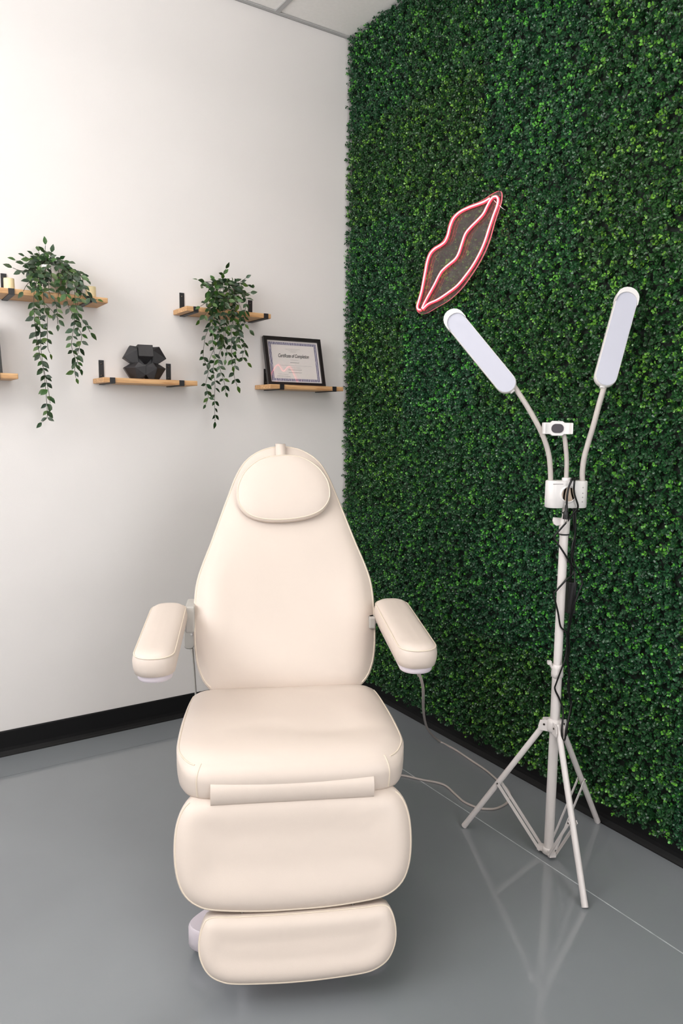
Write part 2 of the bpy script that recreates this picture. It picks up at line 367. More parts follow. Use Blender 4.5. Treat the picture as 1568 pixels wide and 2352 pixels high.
# ------------------------------------------------------------------ boxwood hedge wall
PW, PH = 0.5, 0.468
def hedge_mesh(seed):
    rnd = random.Random(seed); V = []; Fc = []; C = []
    N = 30
    ph = [rnd.uniform(0, 6.28) for _ in range(6)]
    for i in range(N):
        for j in range(N):
            sx = (i+0.5+rnd.uniform(-0.45, 0.45))/N*PW-PW/2; sy = (j+0.5+rnd.uniform(-0.45, 0.45))/N*PH-PH/2
            h = rnd.uniform(0.017, 0.036)
            ax = Vector((rnd.gauss(0, 0.35), rnd.gauss(0, 0.35), 1)).normalized()
            e1 = ax.cross(Vector((0.2, 1, 0.1))).normalized(); e2 = ax.cross(e1)
            patch = 0.5+0.5*math.sin(sx*13+ph[0])*math.sin(sy*11+ph[1])
            pr = rnd.random()
            young = pr < 0.14+0.22*patch
            base = Vector((sx, sy, 0.004))
            rot0 = rnd.uniform(0, 6.28)
            for lv, (hh, cnt, spread) in enumerate(((1.0, 3, 0.55), (0.75, 3, 1.0), (0.45, 3, 1.25))):
                for k in range(cnt):
                    a = rot0+lv*1.05+k*2*math.pi/cnt+rnd.uniform(-0.3, 0.3)
                    d = e1*math.cos(a)+e2*math.sin(a)
                    s_ = spread+rnd.uniform(-0.3, 0.3)
                    dr = (d*math.sin(s_)+ax*math.cos(s_)).normalized()
                    nr = (ax*math.sin(s_)-d*math.cos(s_)).normalized(); sd = dr.cross(nr)
                    p0 = base+ax*(h*hh)+d*0.002
                    Ln = rnd.uniform(0.0095, 0.0135)*(0.85 if lv == 0 else 1); Wd = Ln*rnd.uniform(0.36, 0.44)
                    cup = rnd.uniform(0.12, 0.4)*Wd
                    o = len(V)
                    V += [p0, p0+dr*Ln*0.3+sd*Wd*0.8+nr*cup, p0+dr*Ln*0.3-sd*Wd*0.8+nr*cup,
                          p0+dr*Ln*0.72+sd*Wd+nr*cup, p0+dr*Ln*0.72-sd*Wd+nr*cup, p0+dr*Ln, p0+dr*Ln*0.5]
                    Fc += [(o, o+6, o+1), (o, o+2, o+6), (o+1, o+6, o+3), (o+2, o+4, o+6), (o+3, o+6, o+5), (o+6, o+4, o+5)]
                    if young and rnd.random() < (0.75, 0.5, 0.1)[lv]:
                        t = rnd.uniform(0.35, 1.0); c = (0.035+0.10*t, 0.16+0.28*t, 0.024+0.025*t)
                    else:
                        t = rnd.random(); c = (0.007+0.022*t, 0.042+0.075*t, 0.015+0.022*t)
                    C += [c]*7
    me = bpy.data.meshes.new('boxwood_leaves'); me.from_pydata([tuple(v) for v in V], [], Fc); me.update()
    me.polygons.foreach_set('use_smooth', [True]*len(Fc))
    at = me.color_attributes.new('leafcol', 'FLOAT_COLOR', 'POINT')
    at.data.foreach_set('color', [q for c in C for q in (c[0], c[1], c[2], 1.0)])
    me.materials.append(MT['hedge_leaf'])
    return me
hedge = thing('hedge_wall', 'artificial boxwood hedge panels covering the whole right wall', 'hedge', (0, 0, 0.085))
variants = [hedge_mesh(100+k) for k in range(4)]
mb = MB(); mb.box((-PW/2+0.002, -PH/2+0.002, -0.006), (PW/2-0.002, PH/2-0.002, 0.003)); back_me = mb.mesh('hedge_panel'); back_me.materials.append(MT['hedge_mat'])
# panel local x -> world -y, local y -> world z, local z -> world -x
PANEL = Matrix(((0, 0, -1), (-1, 0, 0), (0, 1, 0))).to_4x4()
for i in range(6):
    for j in range(7):
        p = bpy.data.objects.new('hedge_panel', back_me); col.objects.link(p); p.parent = hedge
        c = Matrix.Translation((-0.016, -0.008-PW*(i+0.5), PH*(j+0.5)))
        p.matrix_local = c @ PANEL @ Matrix.Rotation(random.choice((0, math.pi)), 4, 'Z')
        l = bpy.data.objects.new('boxwood_leaves', variants[(i*3+j*5+random.randint(0, 1)) % 4]); col.objects.link(l); l.parent = p
        l['kind'] = 'stuff'

# ------------------------------------------------------------------ neon lips sign on the hedge
def sg(x, y, off): return on_green(930+x*0.17219, 420+y*0.17219, off)
sign_c = on_green(1050, 590, 0.078)
sign = thing('neon_sign', 'pink neon lips sign on clear acrylic hung on the hedge', 'neon sign', sign_c)
def to_l(root, pts): return [Vector(p)-Vector(root.location) for p in pts]
acr = [(1250,105),(1285,150),(1275,260),(1240,370),(1190,520),(1130,740),(1060,920),(970,1090),(880,1230),(780,1370),(680,1480),(560,1580),(420,1660),(300,1730),(220,1750),(165,1720),(145,1640),(170,1550),(205,1420),(230,1290),(255,1140),(275,1040),(315,930),(380,860),(460,810),(510,760),(550,680),(575,570),(620,460),(720,370),(840,305),(960,260),(1060,210),(1150,150)]
P = to_l(sign, [sg(a, b, 0.078) for a, b in acr]); P = catmull(P, 3, True); n = len(P)
m = MB(); thick = Vector((0.006, 0, 0))
m.add(P+[p+thick for p in P], [tuple(range(n)), tuple(range(n, 2*n))[::-1]]); m.build('acrylic_sheet', MT['acrylic'], sign)
m = MB(); m.add(P+[p+thick for p in P], [(k, (k+1) % n, n+(k+1) % n, n+k) for k in range(n)]); 
m.build('acrylic_edge', MT['acrylic_edge'], sign)
lips = {'upper': [(1125,205),(1050,250),(960,285),(850,325),(730,385),(645,470),(597,580),(570,690),(530,780),(470,830),(390,880),(330,950),(293,1050),(270,1170),(245,1300),(215,1450),(178,1580),(160,1645),(172,1685),(205,1692)],
        'mid': [(222,1672),(280,1550),(380,1370),(440,1250),(490,1170),(570,1095),(660,1020),(710,940),(750,820),(800,680),(870,590),(960,500),(1040,410),(1090,310),(1130,235),(1165,190)],
        'lower': [(1175,185),(1215,180),(1238,220),(1225,300),(1180,420),(1125,580),(1060,780),(990,940),(900,1100),(800,1240),(690,1370),(560,1470),(430,1555),(310,1610),(235,1680)]}
for k, pts in lips.items():
    a = catmull(to_l(sign, [sg(q[0]+6, q[1]+8, 0.085) for q in pts]), 5)
    m = MB(); m.tube(a, 0.0062, 8); t = m.build('neon_tube', MT['neon_side'], sign)
    a2 = catmull(to_l(sign, [sg(q[0], q[1], 0.0905) for q in pts]), 5)
    m = MB(); m.tube(a2, 0.0032, 8); m.build('glowing_face', MT['neon'], t)
m = MB(); m.tube(catmull(to_l(sign, [sg(1185,235,0.082), sg(1245,290,0.08), sg(1300,340,0.07), sg(1335,362,0.045)]), 6), 0.0014, 6); m.build('wire', MT['white_cable'], sign)
for q in ((1225,150),(195,1715)):
    m = MB(); c = sg(q[0], q[1], 0.0)-sign_c; m.tube([c+Vector((-0.02, 0, 0)), c+Vector((-0.078, 0, 0))], 0.004, 8); m.build('standoff', MT['steel'], sign)

# ------------------------------------------------------------------ shelves
SD, ST = 0.17, 0.021
def shelf(x0, x1, ztop, brs, label):
    c = (x0+x1)/2; L = x1-x0
    t = thing('wall_shelf', label, 'shelf', (c, 0, ztop), 0, 'wooden wall shelves')
    m = MB(); m.box((-L/2, -SD, -ST), (L/2, -0.004, 0)); o = m.build('board', MT['wood'], t)
    bv = o.modifiers.new('bevel', 'BEVEL'); bv.width = 0.0015; bv.segments = 1
    for bx in brs:
        b = bx-c; w_ = 0.011
        m = MB()
        m.box((b-w_, -0.004, -ST-0.004), (b+w_, 0.0, 0.082))              # upright against the wall
        m.box((b-w_, -SD-0.004, -ST-0.004), (b+w_, -0.004, -ST))          # strap under the board
        m.box((b-w_, -SD-0.004, -ST), (b+w_, -SD, 0.0))                   # front lip
        k = m.build('bracket', MT['iron'], t)
        for zz in (0.066, 0.016):
            m = MB(); m.lathe([(0.0001, 0.0025), (0.003, 0.002), (0.0042, 0)], (0, 0, 0), 10, Matrix.Translation((b, -0.004, zz)) @ Matrix.Rotation(math.pi/2, 4, 'X'))
            m.build('screw', MT['dark_steel'], k)
    return t
ZU, ZLo = 1.946, 1.622
shelf(-1.742, -1.326, ZU, (-1.695, -1.402), 'wooden shelf carrying two candles and the leftmost trailing plant')
shelf(-0.985, -0.569, ZU, (-0.942, -0.596), 'wooden shelf above the certificate holding only a trailing plant')
shelf(-1.354, -0.938, ZLo, (-1.316, -1.012), 'wooden shelf holding the black faceted sculpture')
shelf(-0.573, -0.159, ZLo, (-0.511, -0.214), 'wooden shelf beside the hedge holding the framed certificate')
shelf(-2.098, -1.683, ZLo, (-2.05, -1.76), 'wooden shelf end at the left edge of the picture, below the candles')

# candles
def candle(px0, px1, y0, y1, off, label):
    a = on_white((px0+px1)/2, y1, off); r = (on_white(px1, y1, off)-on_white(px0, y1, off)).length/2; h = 0.05
    t = thing('candle', label, 'candle', (a.x, a.y, ZU), 0, 'candles on the upper shelf')
    m = MB(); m.lathe([(0.0001, 0), (r*0.97, 0), (r, 0.002), (r, h-0.004), (r*0.95, h), (r*0.8, h-0.003), (r*0.4, h-0.008), (0.0001, h-0.009)], n=32); m.build('wax', MT['wax'], t)
    m = MB(); m.tube([(0, 0, h-0.01), (0.0005, 0, h-0.002), (0.002, 0, h+0.001)], 0.001, 6); m.build('wick', MT['wick'], t)
candle(9, 34, 649, 667, 0.09, 'short cream candle at the left end of the shelf, beside a bracket')
candle(197, 220.5, 665, 683, 0.10, 'short cream candle at the right end of the shelf, behind plant leaves')

# frame whose lower right edge is just in the picture at the left
fx = on_white(6.5, 857, 0.12).x
t = thing('picture_frame', 'dark frame cut off by the left edge, leaning on the lower shelf', 'picture frame', (fx-0.14, -0.12, ZLo))
LN = Matrix.Rotation(-math.radians(17), 4, 'X')
m = MB()
for (a0, a1, q0, q1) in ((-0.14, -0.122, 0, 0.22), (0.122, 0.14, 0, 0.22), (-0.122, 0.122, 0, 0.018), (-0.122, 0.122, 0.202, 0.22)): m.box((a0, 0, q0), (a1, 0.016, q1), LN)
m.build('frame_rail', MT['frame'], t)
m = MB(); m.box((-0.122, 0.006, 0.018), (0.122, 0.012, 0.202), LN); m.build('picture_sheet', MT['greyink'], t)

# ------------------------------------------------------------------ certificate
CW, CH, TH = 0.313, 0.249, math.radians(15.7)
t = thing('certificate_frame', 'black framed certificate leaning on the shelf beside the hedge', 'certificate', (-0.3925, -0.118, ZLo), math.radians(-3.5))
LN = Matrix.Rotation(-TH, 4, 'X')      # local x right, z up the frame, y into it
FWd = 0.017
m = MB()
def rail(poly, y0, y1):
    vs = [LN @ Vector((p[0], y0, p[1])) for p in poly]+[LN @ Vector((p[0], y1, p[1])) for p in poly]
    m.add(vs, [(0, 1, 2, 3), (7, 6, 5, 4), (0, 4, 5, 1), (1, 5, 6, 2), (2, 6, 7, 3), (3, 7, 4, 0)])
hw = CW/2
for poly in (((-hw, 0), (hw, 0), (hw-FWd, FWd), (-hw+FWd, FWd)), ((hw, 0), (hw, CH), (hw-FWd, CH-FWd), (hw-FWd, FWd)),
             ((hw, CH), (-hw, CH), (-hw+FWd, CH-FWd), (hw-FWd, CH-FWd)), ((-hw, CH), (-hw, 0), (-hw+FWd, FWd), (-hw+FWd, CH-FWd))):
    m = MB(); rail(poly, 0, 0.02); m.build('frame_rail', MT['frame'], t)
iw, ih = hw-FWd, CH-2*FWd
m = MB(); m.box((-iw, 0.010, FWd), (iw, 0.013, CH-FWd), LN); paper = m.build('paper', MT['paper'], t)
m = MB()
b0, b1 = 0.008, 0.021
X0, X1, Z0, Z1 = -iw+b0, iw-b0, FWd+b0, CH-FWd-b0
bw = b1-b0
for (a0, a1, q0, q1) in ((X0, X1, Z0, Z0+bw), (X0, X1, Z1-bw, Z1), (X0, X0+bw, Z0+bw, Z1-bw), (X1-bw, X1, Z0+bw, Z1-bw)): m.box((a0, 0.0094, q0), (a1, 0.0101, q1), LN)
m.build('border_print', MT['border'], paper)
m = MB(); m.box((-iw, 0.005, FWd), (iw, 0.0072, CH-FWd), LN); m.build('glass_pane', MT['glass'], t)
# the lettering
cu = bpy.data.curves.new('title_lettering', 'FONT'); cu.body = 'Certificate of Completion'; cu.size = 0.0215; cu.align_x = 'CENTER'; cu.shear = 0.36; cu.space_character = 1.0
cu.extrude = 0.0002; cu.offset = 0.00025
tmp = bpy.data.objects.new('title_tmp', cu); col.objects.link(tmp)
bpy.context.view_layer.update()
me = bpy.data.meshes.new_from_object(tmp.evaluated_get(bpy.context.evaluated_depsgraph_get()))
bpy.data.objects.remove(tmp)
xs_ = [v.co.x for v in me.vertices]; kx = 0.168/(max(xs_)-min(xs_)); mxx = (max(xs_)+min(xs_))/2
for v in me.vertices: v.co = LN @ Vector(((v.co.x-mxx)*kx, 0.0096-v.co.z, 0.147+v.co.y*1.2))
me.materials.clear(); me.materials.append(MT['ink'])
o = bpy.data.objects.new('title_lettering', me); col.objects.link(o); o.parent = paper
def scribble(name, cx, z, width, amp, thick, mt, words):
    rnd = random.Random(name+str(z)); m = MB(); x = cx-width/2
    for wn in words:
        L = width*wn; pts = []; n = max(4, int(L/(amp*0.9)))
        for k in range(n+1): pts.append(LN @ Vector((x+L*k/n*0.93, 0.0096, z+(amp if k % 2 else 0)*rnd.uniform(0.5, 1.1))))
        m.tube(pts, thick, 4); x += L
    m.build(name, mt, paper)
scribble('small_print', 0.0, 0.190, 0.082, 0.0016, 0.00035, MT['greyink'], (0.3, 0.3, 0.4))
scribble('small_print', 0.0, 0.183, 0.05, 0.0016, 0.00035, MT['greyink'], (0.5, 0.5))
scribble('small_print', 0.0, 0.176, 0.032, 0.0018, 0.0004, MT['greyink'], (0.6, 0.4))
scribble('small_print', 0.002, 0.134, 0.045, 0.0016, 0.00035, MT['greyink'], (0.4, 0.6))
scribble('name_line', 0.002, 0.119, 0.05, 0.0042, 0.0006, MT['ink'], (0.45, 0.55))
scribble('small_print', 0.0, 0.094, 0.065, 0.0016, 0.00035, MT['greyink'], (0.4, 0.6))
scribble('small_print', 0.0, 0.083, 0.075, 0.0026, 0.0005, MT['ink'], (0.55, 0.45))
scribble('small_print', 0.0, 0.069, 0.075, 0.0026, 0.0005, MT['ink'], (0.4, 0.6))
scribble('signature', -0.068, 0.057, 0.058, 0.006, 0.0004, MT['greyink'], (0.5, 0.5))
scribble('small_print', -0.066, 0.049, 0.075, 0.0018, 0.0004, MT['ink'], (0.3, 0.3, 0.4))
scribble('small_print', -0.066, 0.043, 0.08, 0.0018, 0.0004, MT['greyink'], (0.5, 0.5))
m = MB(); m.box((-0.095, 0.0095, 0.1055), (0.095, 0.0099, 0.106), LN); m.build('ruled_line', MT['greyink'], paper)
# easel strut behind the frame
m = MB(); m.box((-0.02, 0.02, 0.03), (0.02, 0.023, 0.17), LN); m.build('easel_back', MT['frame'], t)

# ------------------------------------------------------------------ black faceted sculpture
sc = on_white(332, 872, 0.085)
t = thing('geometric_sculpture', 'black faceted wooden sculpture of interlocking blocks on the middle shelf', 'sculpture', (sc.x, sc.y, ZLo), math.radians(-12))
K = 0.000355
def facet(pts):
    bmh = bmesh.new()
    for (X, Y, b) in pts: bmh.verts.new(((X-798)*K, -b, (545-Y)*K))
    r = bmesh.ops.convex_hull(bmh, input=bmh.verts)
    bmesh.ops.delete(bmh, geom=[g_ for g_ in r['geom_interior'] if isinstance(g_, bmesh.types.BMVert)], context='VERTS')
    bmesh.ops.dissolve_limit(bmh, angle_limit=0.03, verts=bmh.verts, edges=bmh.edges)
    bmesh.ops.recalc_face_normals(bmh, faces=bmh.faces)
    me = bpy.data.meshes.new('facet_block'); bmh.to_mesh(me); bmh.free(); me.materials.append(MT['blackwood'])
    o = bpy.data.objects.new('facet_block', me); col.objects.link(o); o.parent = t
    bv = o.modifiers.new('bevel', 'BEVEL'); bv.width = 0.0012; bv.segments = 1
def both(pts): return pts+[(a, b, -c) for a, b, c in pts]
facet(both([(708,128,0.05),(888,128,0.05),(716,270,0.074),(890,270,0.074),(800,378,0.03),(708,128,0.03)]))
facet(both([(640,330,0.03),(956,330,0.03),(640,420,0.035),(956,420,0.035),(720,250,0.035),(876,250,0.035),(798,500,0.04)]))
for sgn in (1, -1):
    mx = lambda L: [(798+(a-798)*sgn, b, c) for a, b, c in L]
    facet(both(mx([(622,140,0.03),(540,285,0.036),(640,352,0.040),(720,345,0.046),(708,190,0.05),(705,150,0.036)])))
    facet(both(mx([(798,386,0.072),(714,342,0.066),(664,410,0.070),(700,545,0.058),(798,492,0.066),(760,545,0.058),(545,405,0.026),(632,545,0.026),(622,358,0.03)])))

# ------------------------------------------------------------------ trailing plants
def vine_leaf_mesh(name, c1, c2):
    V = []; F = []; C = []
    prof = [(0, 0.0), (0.18, 0.30), (0.42, 0.48), (0.68, 0.36), (0.88, 0.15), (1.0, 0.0)]
    for i, (t_, h_) in enumerate(prof):
        z = -0.16*t_*t_
        V += [(-h_*0.55, t_, z+0.10*h_), (0, t_, z), (h_*0.55, t_, z+0.10*h_)]
        e = c2; mcol = c1
        C += [e, mcol, e]
    for i in range(len(prof)-1):
        a = i*3
        F += [(a, a+1, a+4, a+3), (a+1, a+2, a+5, a+4)]
    me = bpy.data.meshes.new(name); me.from_pydata(V, [], F); me.update(); me.polygons.foreach_set('use_smooth', [True]*len(F))
    at = me.color_attributes.new('leafcol', 'FLOAT_COLOR', 'POINT'); at.data.foreach_set('color', [q for c in C for q in c+(1.0,)])
    me.materials.append(MT['vine_leaf']); return me
VL = [vine_leaf_mesh('vine_leaf', (0.010, 0.030, 0.012), (0.014, 0.040, 0.012)), vine_leaf_mesh('vine_leaf', (0.016, 0.048, 0.014), (0.026, 0.066, 0.015)),
      vine_leaf_mesh('vine_leaf', (0.03, 0.09, 0.012), (0.06, 0.13, 0.018))]
def plant(label, crop, sc_, potpx, vines, seed, density):
    rnd = random.Random(seed)
    pc = on_white(potpx[0], potpx[1], 0.088); zp = ZU
    root = thing('trailing_plant', label, 'plant', (pc.x, -0.088, zp), 0, 'trailing plants on the upper shelves')
    R0 = root.location
    m = MB(); m.lathe([(0.0001, 0), (0.036, 0), (0.039, 0.003), (0.050, 0.098), (0.0525, 0.102), (0.0525, 0.112), (0.048, 0.112), (0.046, 0.1), (0.0001, 0.1)], n=36); pot = m.build('pot', MT['pot'], root)
    m = MB(); m.lathe([(0.047, 0.1005), (0.02, 0.107), (0.0001, 0.108)], n=24); m.build('soil', MT['soil'], pot)
    short = []
    for k in range(15):                                   # short shoots spilling over the rim all around
        an = -math.pi/2+(k-7)*0.34+rnd.uniform(-0.1, 0.1); e = Vector((math.cos(an), math.sin(an)*0.8, 0)); dr = rnd.uniform(0.02, 0.07)
        short.append([Vector((0, 0, 0.107)), e*0.03+Vector((0, 0, 0.125+rnd.uniform(0, 0.02))), e*0.058+Vector((0, 0, 0.118)), e*0.072+Vector((0, 0, 0.11-dr))])
    for vi, pts in enumerate(vines+short):
        front = SD+0.012+rnd.uniform(0.0, 0.035)
        W = []
        if len(pts[0]) == 3: W = list(pts); pts = []
        for q in pts:
            px, py = crop[0]+q[0]*sc_, crop[1]+q[1]*sc_
            z0 = on_white(px, py, 0.12).z
            k = min(1, max(0, (zp+0.13-z0)/0.11)); k = k*k*(3-2*k)
            off = (0.088+rnd.uniform(-0.02, 0.02))*(1-k)+front*k
            if z0 < zp-0.12: off = front-min(0.05, (zp-0.12-z0)*0.15)
            W.append(on_white(px, py, off)-R0)
        if pts and W[0].z > 0.02: W[0] = W[0].lerp(Vector((rnd.uniform(-0.03, 0.03), rnd.uniform(-0.03, 0.0), 0.107)), 0.25)
        cv = catmull(W, 6)
        m = MB(); m.tube(cv, 0.0011, 5); st = m.build('vine_stem', MT['stem'], root)
        L = sum((cv[i+1]-cv[i]).length for i in range(len(cv)-1)); n = max(3, int(L*density)); R = resample(cv, n+1, False)
        for i in range(1, n+1):
            tan = (R[i]-R[i-1]).normalized()
            for s_ in ((-1, 1) if i < n else (0,)):
                if s_ and rnd.random() < 0.14: continue
                side = Vector((s_*rnd.uniform(0.6, 1.0), rnd.uniform(-0.7, 0.15), rnd.uniform(-0.75, 0.25)))
                d = (tan*0.55+side).normalized() if s_ else (tan+Vector((rnd.uniform(-0.3, 0.3), -0.2, 0))).normalized()
                if R[i].y < 0 and (R[i]+R0).y > -0.04 and d.y > 0: d.y = -d.y
                nrm = Vector((rnd.uniform(-0.45, 0.45), -1, rnd.uniform(-0.2, 0.8))); nrm = (nrm-d*nrm.dot(d)).normalized()
                xx = d.cross(nrm)
                ln = rnd.uniform(0.024, 0.038)
                lo = bpy.data.objects.new('leaf', rnd.choice((VL[0], VL[0], VL[1], VL[1], VL[2]) if i < n else (VL[1], VL[2]))); col.objects.link(lo); lo.parent = st
                Mx = Matrix((xx, d, nrm)).transposed().to_4x4(); Mx.translation = R[i]+d*0.002
                lo.matrix_local = Mx @ Matrix.Scale(ln, 4)
VA = [[(350,300),(310,450),(325,600),(330,720),(345,870),(350,1000),(365,1130),(380,1250),(395,1400),(405,1560),(398,1610),(360,1640)],
      [(330,310),(300,480),(290,620),(300,800),(320,950),(345,1080),(385,1230),(420,1400),(430,1480)],
      [(400,310),(370,450),(380,640),(405,750),(405,880),(410,1000),(428,1050)],
      [(430,310),(420,520),(470,600),(490,700),(495,800)],
      [(380,620),(450,690),(500,760)],
      [(500,320),(590,340),(560,500),(590,650),(640,760),(620,900),(615,1000),(645,1100),(640,1200),(650,1260)],
      [(520,330),(640,380),(640,560),(665,700),(700,760),(750,830),(772,870)],
      [(560,330),(700,480),(660,640),(660,800),(700,900),(680,1000),(660,1100),(690,1180)],
      [(500,305),(620,330),(700,400),(720,470),(780,580),(830,590)],
      [(340,300),(240,340),(170,340),(110,318)],
      [(330,290),(200,280),(140,255)],
      [(370,300),(385,190),(390,125)],
      [(390,300),(440,190)],
      [(430,300),(520,270),(580,270)],
      [(340,330),(280,410),(225,470),(200,520)],
      [(350,295),(250,240),(215,220)],
      [(400,300),(350,220),(330,180)],
      [(450,300),(480,330),(520,420),(500,560)],
      [(540,330),(600,380),(690,380),(740,420)],
      [(400,310),(360,260),(300,230),(290,210)],[(420,305),(470,250),(510,240)],[(360,310),(300,290),(240,300)],[(440,310),(470,300),(560,310),(600,330)],[(410,305),(420,250),(400,210)],[(450,310),(520,350),(560,420),(600,470)],[(350,312),(290,330),(330,400),(350,470)]]
plant('trailing vine in a white pot between the two candles', (0, 530), 0.26786, (115, 672), VA, 5, 36)
VB = [[(390,290),(390,500),(385,700),(400,850),(390,950),(405,1080),(400,1200),(405,1380)],
      [(400,300),(340,400),(285,440)], [(420,310),(380,420),(330,500),(280,550)],
      [(430,320),(420,450),(340,650),(320,720),(310,860),(350,960),(330,1080),(350,1180),(330,1240)],
      [(480,300),(480,450),(500,600),(470,750),(430,880),(480,1060),(490,1140)],
      [(520,290),(570,350),(570,550),(580,700),(570,900),(560,1000),(585,1090)],
      [(540,285),(620,300),(660,400),(640,560),(685,630)],
      [(540,300),(600,420),(620,500),(600,680),(650,770),(630,850),(665,900)],
      [(440,300),(450,500),(440,700),(500,800),(490,870)],
      [(480,280),(420,245),(330,240),(265,225)],
      [(490,280),(470,200),(492,135)],
      [(510,280),(600,250),(655,210)],
      [(520,285),(640,262),(700,272)],
      [(520,320),(560,480),(540,620),(540,800),(545,930)],
      [(460,300),(420,420),(400,560),(430,700),(370,850),(355,895)],
      [(560,290),(620,330),(690,330)],
      [(470,290),(360,260),(300,275)],
      [(490,300),(520,420),(560,600),(620,700),(650,790)],
      [(460,310),(470,500),(480,640),(460,800)],
      [(480,300),(430,260),(400,230)],[(500,300),(540,250),(560,240)],[(470,300),(400,290),(350,270)],[(510,300),(570,300),(610,290)],[(490,300),(480,250),(470,220)],[(520,300),(530,350),(500,420)],[(450,300),(420,340),(400,420)]]
plant('trailing vine in a white pot on the shelf nearest the certificate', (380, 580), 0.28061, (513, 708), VB, 9, 33)

# ------------------------------------------------------------------ treatment chair
CO = Vector((-1.276, -1.648, 0)); CA = math.radians(-25.5)
chair = thing('treatment_chair', 'cream leatherette reclining spa treatment chair with armrests and footrest', 'chair', CO, CA)
def chair_local(P): return Matrix.Rotation(-CA, 3, 'Z') @ (Vector(P)-CO)
def cushion(name, half, org, tilt, T, crown, dip, med, parent, cx=0.0, bumps=(), N=128, NR=22, edge=0.035, piping=None, bulge=0.006, rot=0.0, rr=None, seams=()):
    """upholstered pad: traced outline, real thickness, rounded edge, domed or hollowed face, piping on the front seam"""
    tt = math.radians(tilt)
    U = Vector((1, 0, 0)); V = Vector((0, math.sin(tt), math.cos(tt))); Nn = Vector((0, -math.cos(tt), math.sin(tt))); O = Vector(org)
    full = [(u, v) for u, v in half]+[(-u, v) for u, v in reversed(half) if u > 1e-6]
    out = resample(catmull([(u, v, 0) for u, v in full], 8, True), N)
    a, b = Vector(med[0]+(0,)), Vector(med[1]+(0,)); ab = b-a
    c_, s_ = math.cos(rot), math.sin(rot)
    rr = rr or (lambda u, v: 0.008)
    def P3(u, v, w_):
        u, v = u*c_-v*s_, u*s_+v*c_
        return O+U*(u+cx)+V*v+Nn*w_
    inw = []
    for p in out:
        k = max(0, min(1, (p-a).dot(ab)/max(1e-9, ab.length_squared))); inw.append((a+ab*k-p).normalized())
    rings = []
    for ins, w_ in ((0.02, -T), (0.006, -T+0.003), (0.0, -T+0.012), (-bulge*0.7, -T*0.7), (-bulge, -T*0.5)):
        rings.append([P3((p+d*ins).x, (p+d*ins).y, w_) for p, d in zip(out, inw)])
    amax = math.pi/2-math.atan(crown/edge)*0.9
    for k in range(0, 6):
        an = amax*k/6; r_ = []
        for p, d in zip(out, inw):
            R_ = rr(p.x, p.y); q = p+d*(R_*(1-math.cos(an))-bulge*(1-k/6)); r_.append(P3(q.x, q.y, -R_*(1-math.sin(an))))
        rings.append(r_)
    o2 = [p+d*(rr(p.x, p.y)*(1-math.cos(amax))) for p, d in zip(out, inw)]
    wend = [-rr(p.x, p.y)*(1-math.sin(amax)) for p in out]
    cen = (a+b)/2
    segs = [(o2[k], o2[(k+1) % N]-o2[k]) for k in range(0, N)]
    def dist(q):
        best = 9
        for (s0, e) in segs:
            dx, dy = q.x-s0.x, q.y-s0.y; t_ = max(0, min(1, (dx*e.x+dy*e.y)/max(1e-12, e.x*e.x+e.y*e.y)))
            h_ = (dx-e.x*t_)**2+(dy-e.y*t_)**2
            if h_ < best: best = h_
        return math.sqrt(best)
    grid = []; maxd = 0
    for i in range(NR):
        r_ = 1-(i/NR)**1.5; row = [cen+(p-cen)*r_ for p in o2]
        dd = [0.0]*N if i == 0 else [dist(q) for q in row]
        maxd = max(maxd, max(dd)); grid.append((row, dd))
    dc = dist(cen); maxd = max(maxd, dc); sat = maxd*0.82
    def face_w(u, v, d):
        q = min(1, d/sat); w_ = crown*(1-math.exp(-min(d, sat)/edge))-dip*q*q*(3-2*q)
        for (bu, bv, su, sv, amp) in bumps: w_ += amp*math.exp(-((u-bu)/su)**2-((v-bv)/sv)**2)*min(1, d/0.03)
        return w_
    for row, dd in grid: rings.append([P3(q.x, q.y, face_w(q.x, q.y, d)+we*math.exp(-d/edge)) for q, d, we in zip(row, dd, wend)])
    m = MB(); n = N; vs = [v for r_ in rings for v in r_]+[P3(cen.x, cen.y, face_w(cen.x, cen.y, dc))]; fs = []
    for i in range(len(rings)-1):
        for k in range(n): fs.append((i*n+k, i*n+(k+1) % n, (i+1)*n+(k+1) % n, (i+1)*n+k))
    l0 = (len(rings)-1)*n
    fs += [(l0+k, l0+(k+1) % n, len(vs)-1) for k in range(n)]
    m.add(vs, fs, True); m.add(rings[0], [tuple(range(n))])
    o = m.build(name, MT['leather'], parent)
    b_ = bmesh.new(); b_.from_mesh(o.data); bmesh.ops.remove_doubles(b_, verts=b_.verts, dist=1e-6); bmesh.ops.recalc_face_normals(b_, faces=b_.faces); b_.to_mesh(o.data); b_.free()
    keep = piping or (lambda u, v: True)
    runs = []; cur = []
    for k in range(N):
        p, d = out[k], inw[k]
        if keep(p.x, p.y): cur.append(rings[10][k])
        elif cur: runs.append(cur); cur = []
    if cur: runs.append(cur)
    for run in runs:
        if len(run) < 3: continue
        m = MB(); m.tube(run, 0.0022, 6, closed=len(run) == N); m.build('piping', MT['piping'], o)
    for (u, v) in seams:
        k = min(range(N), key=lambda i_: (out[i_].x-u)**2+(out[i_].y-v)**2)
        m = MB(); m.tube([rings[i_][k] for i_ in range(2, 12)], 0.0020, 6); m.build('corner_seam', MT['piping'], o)
    return o
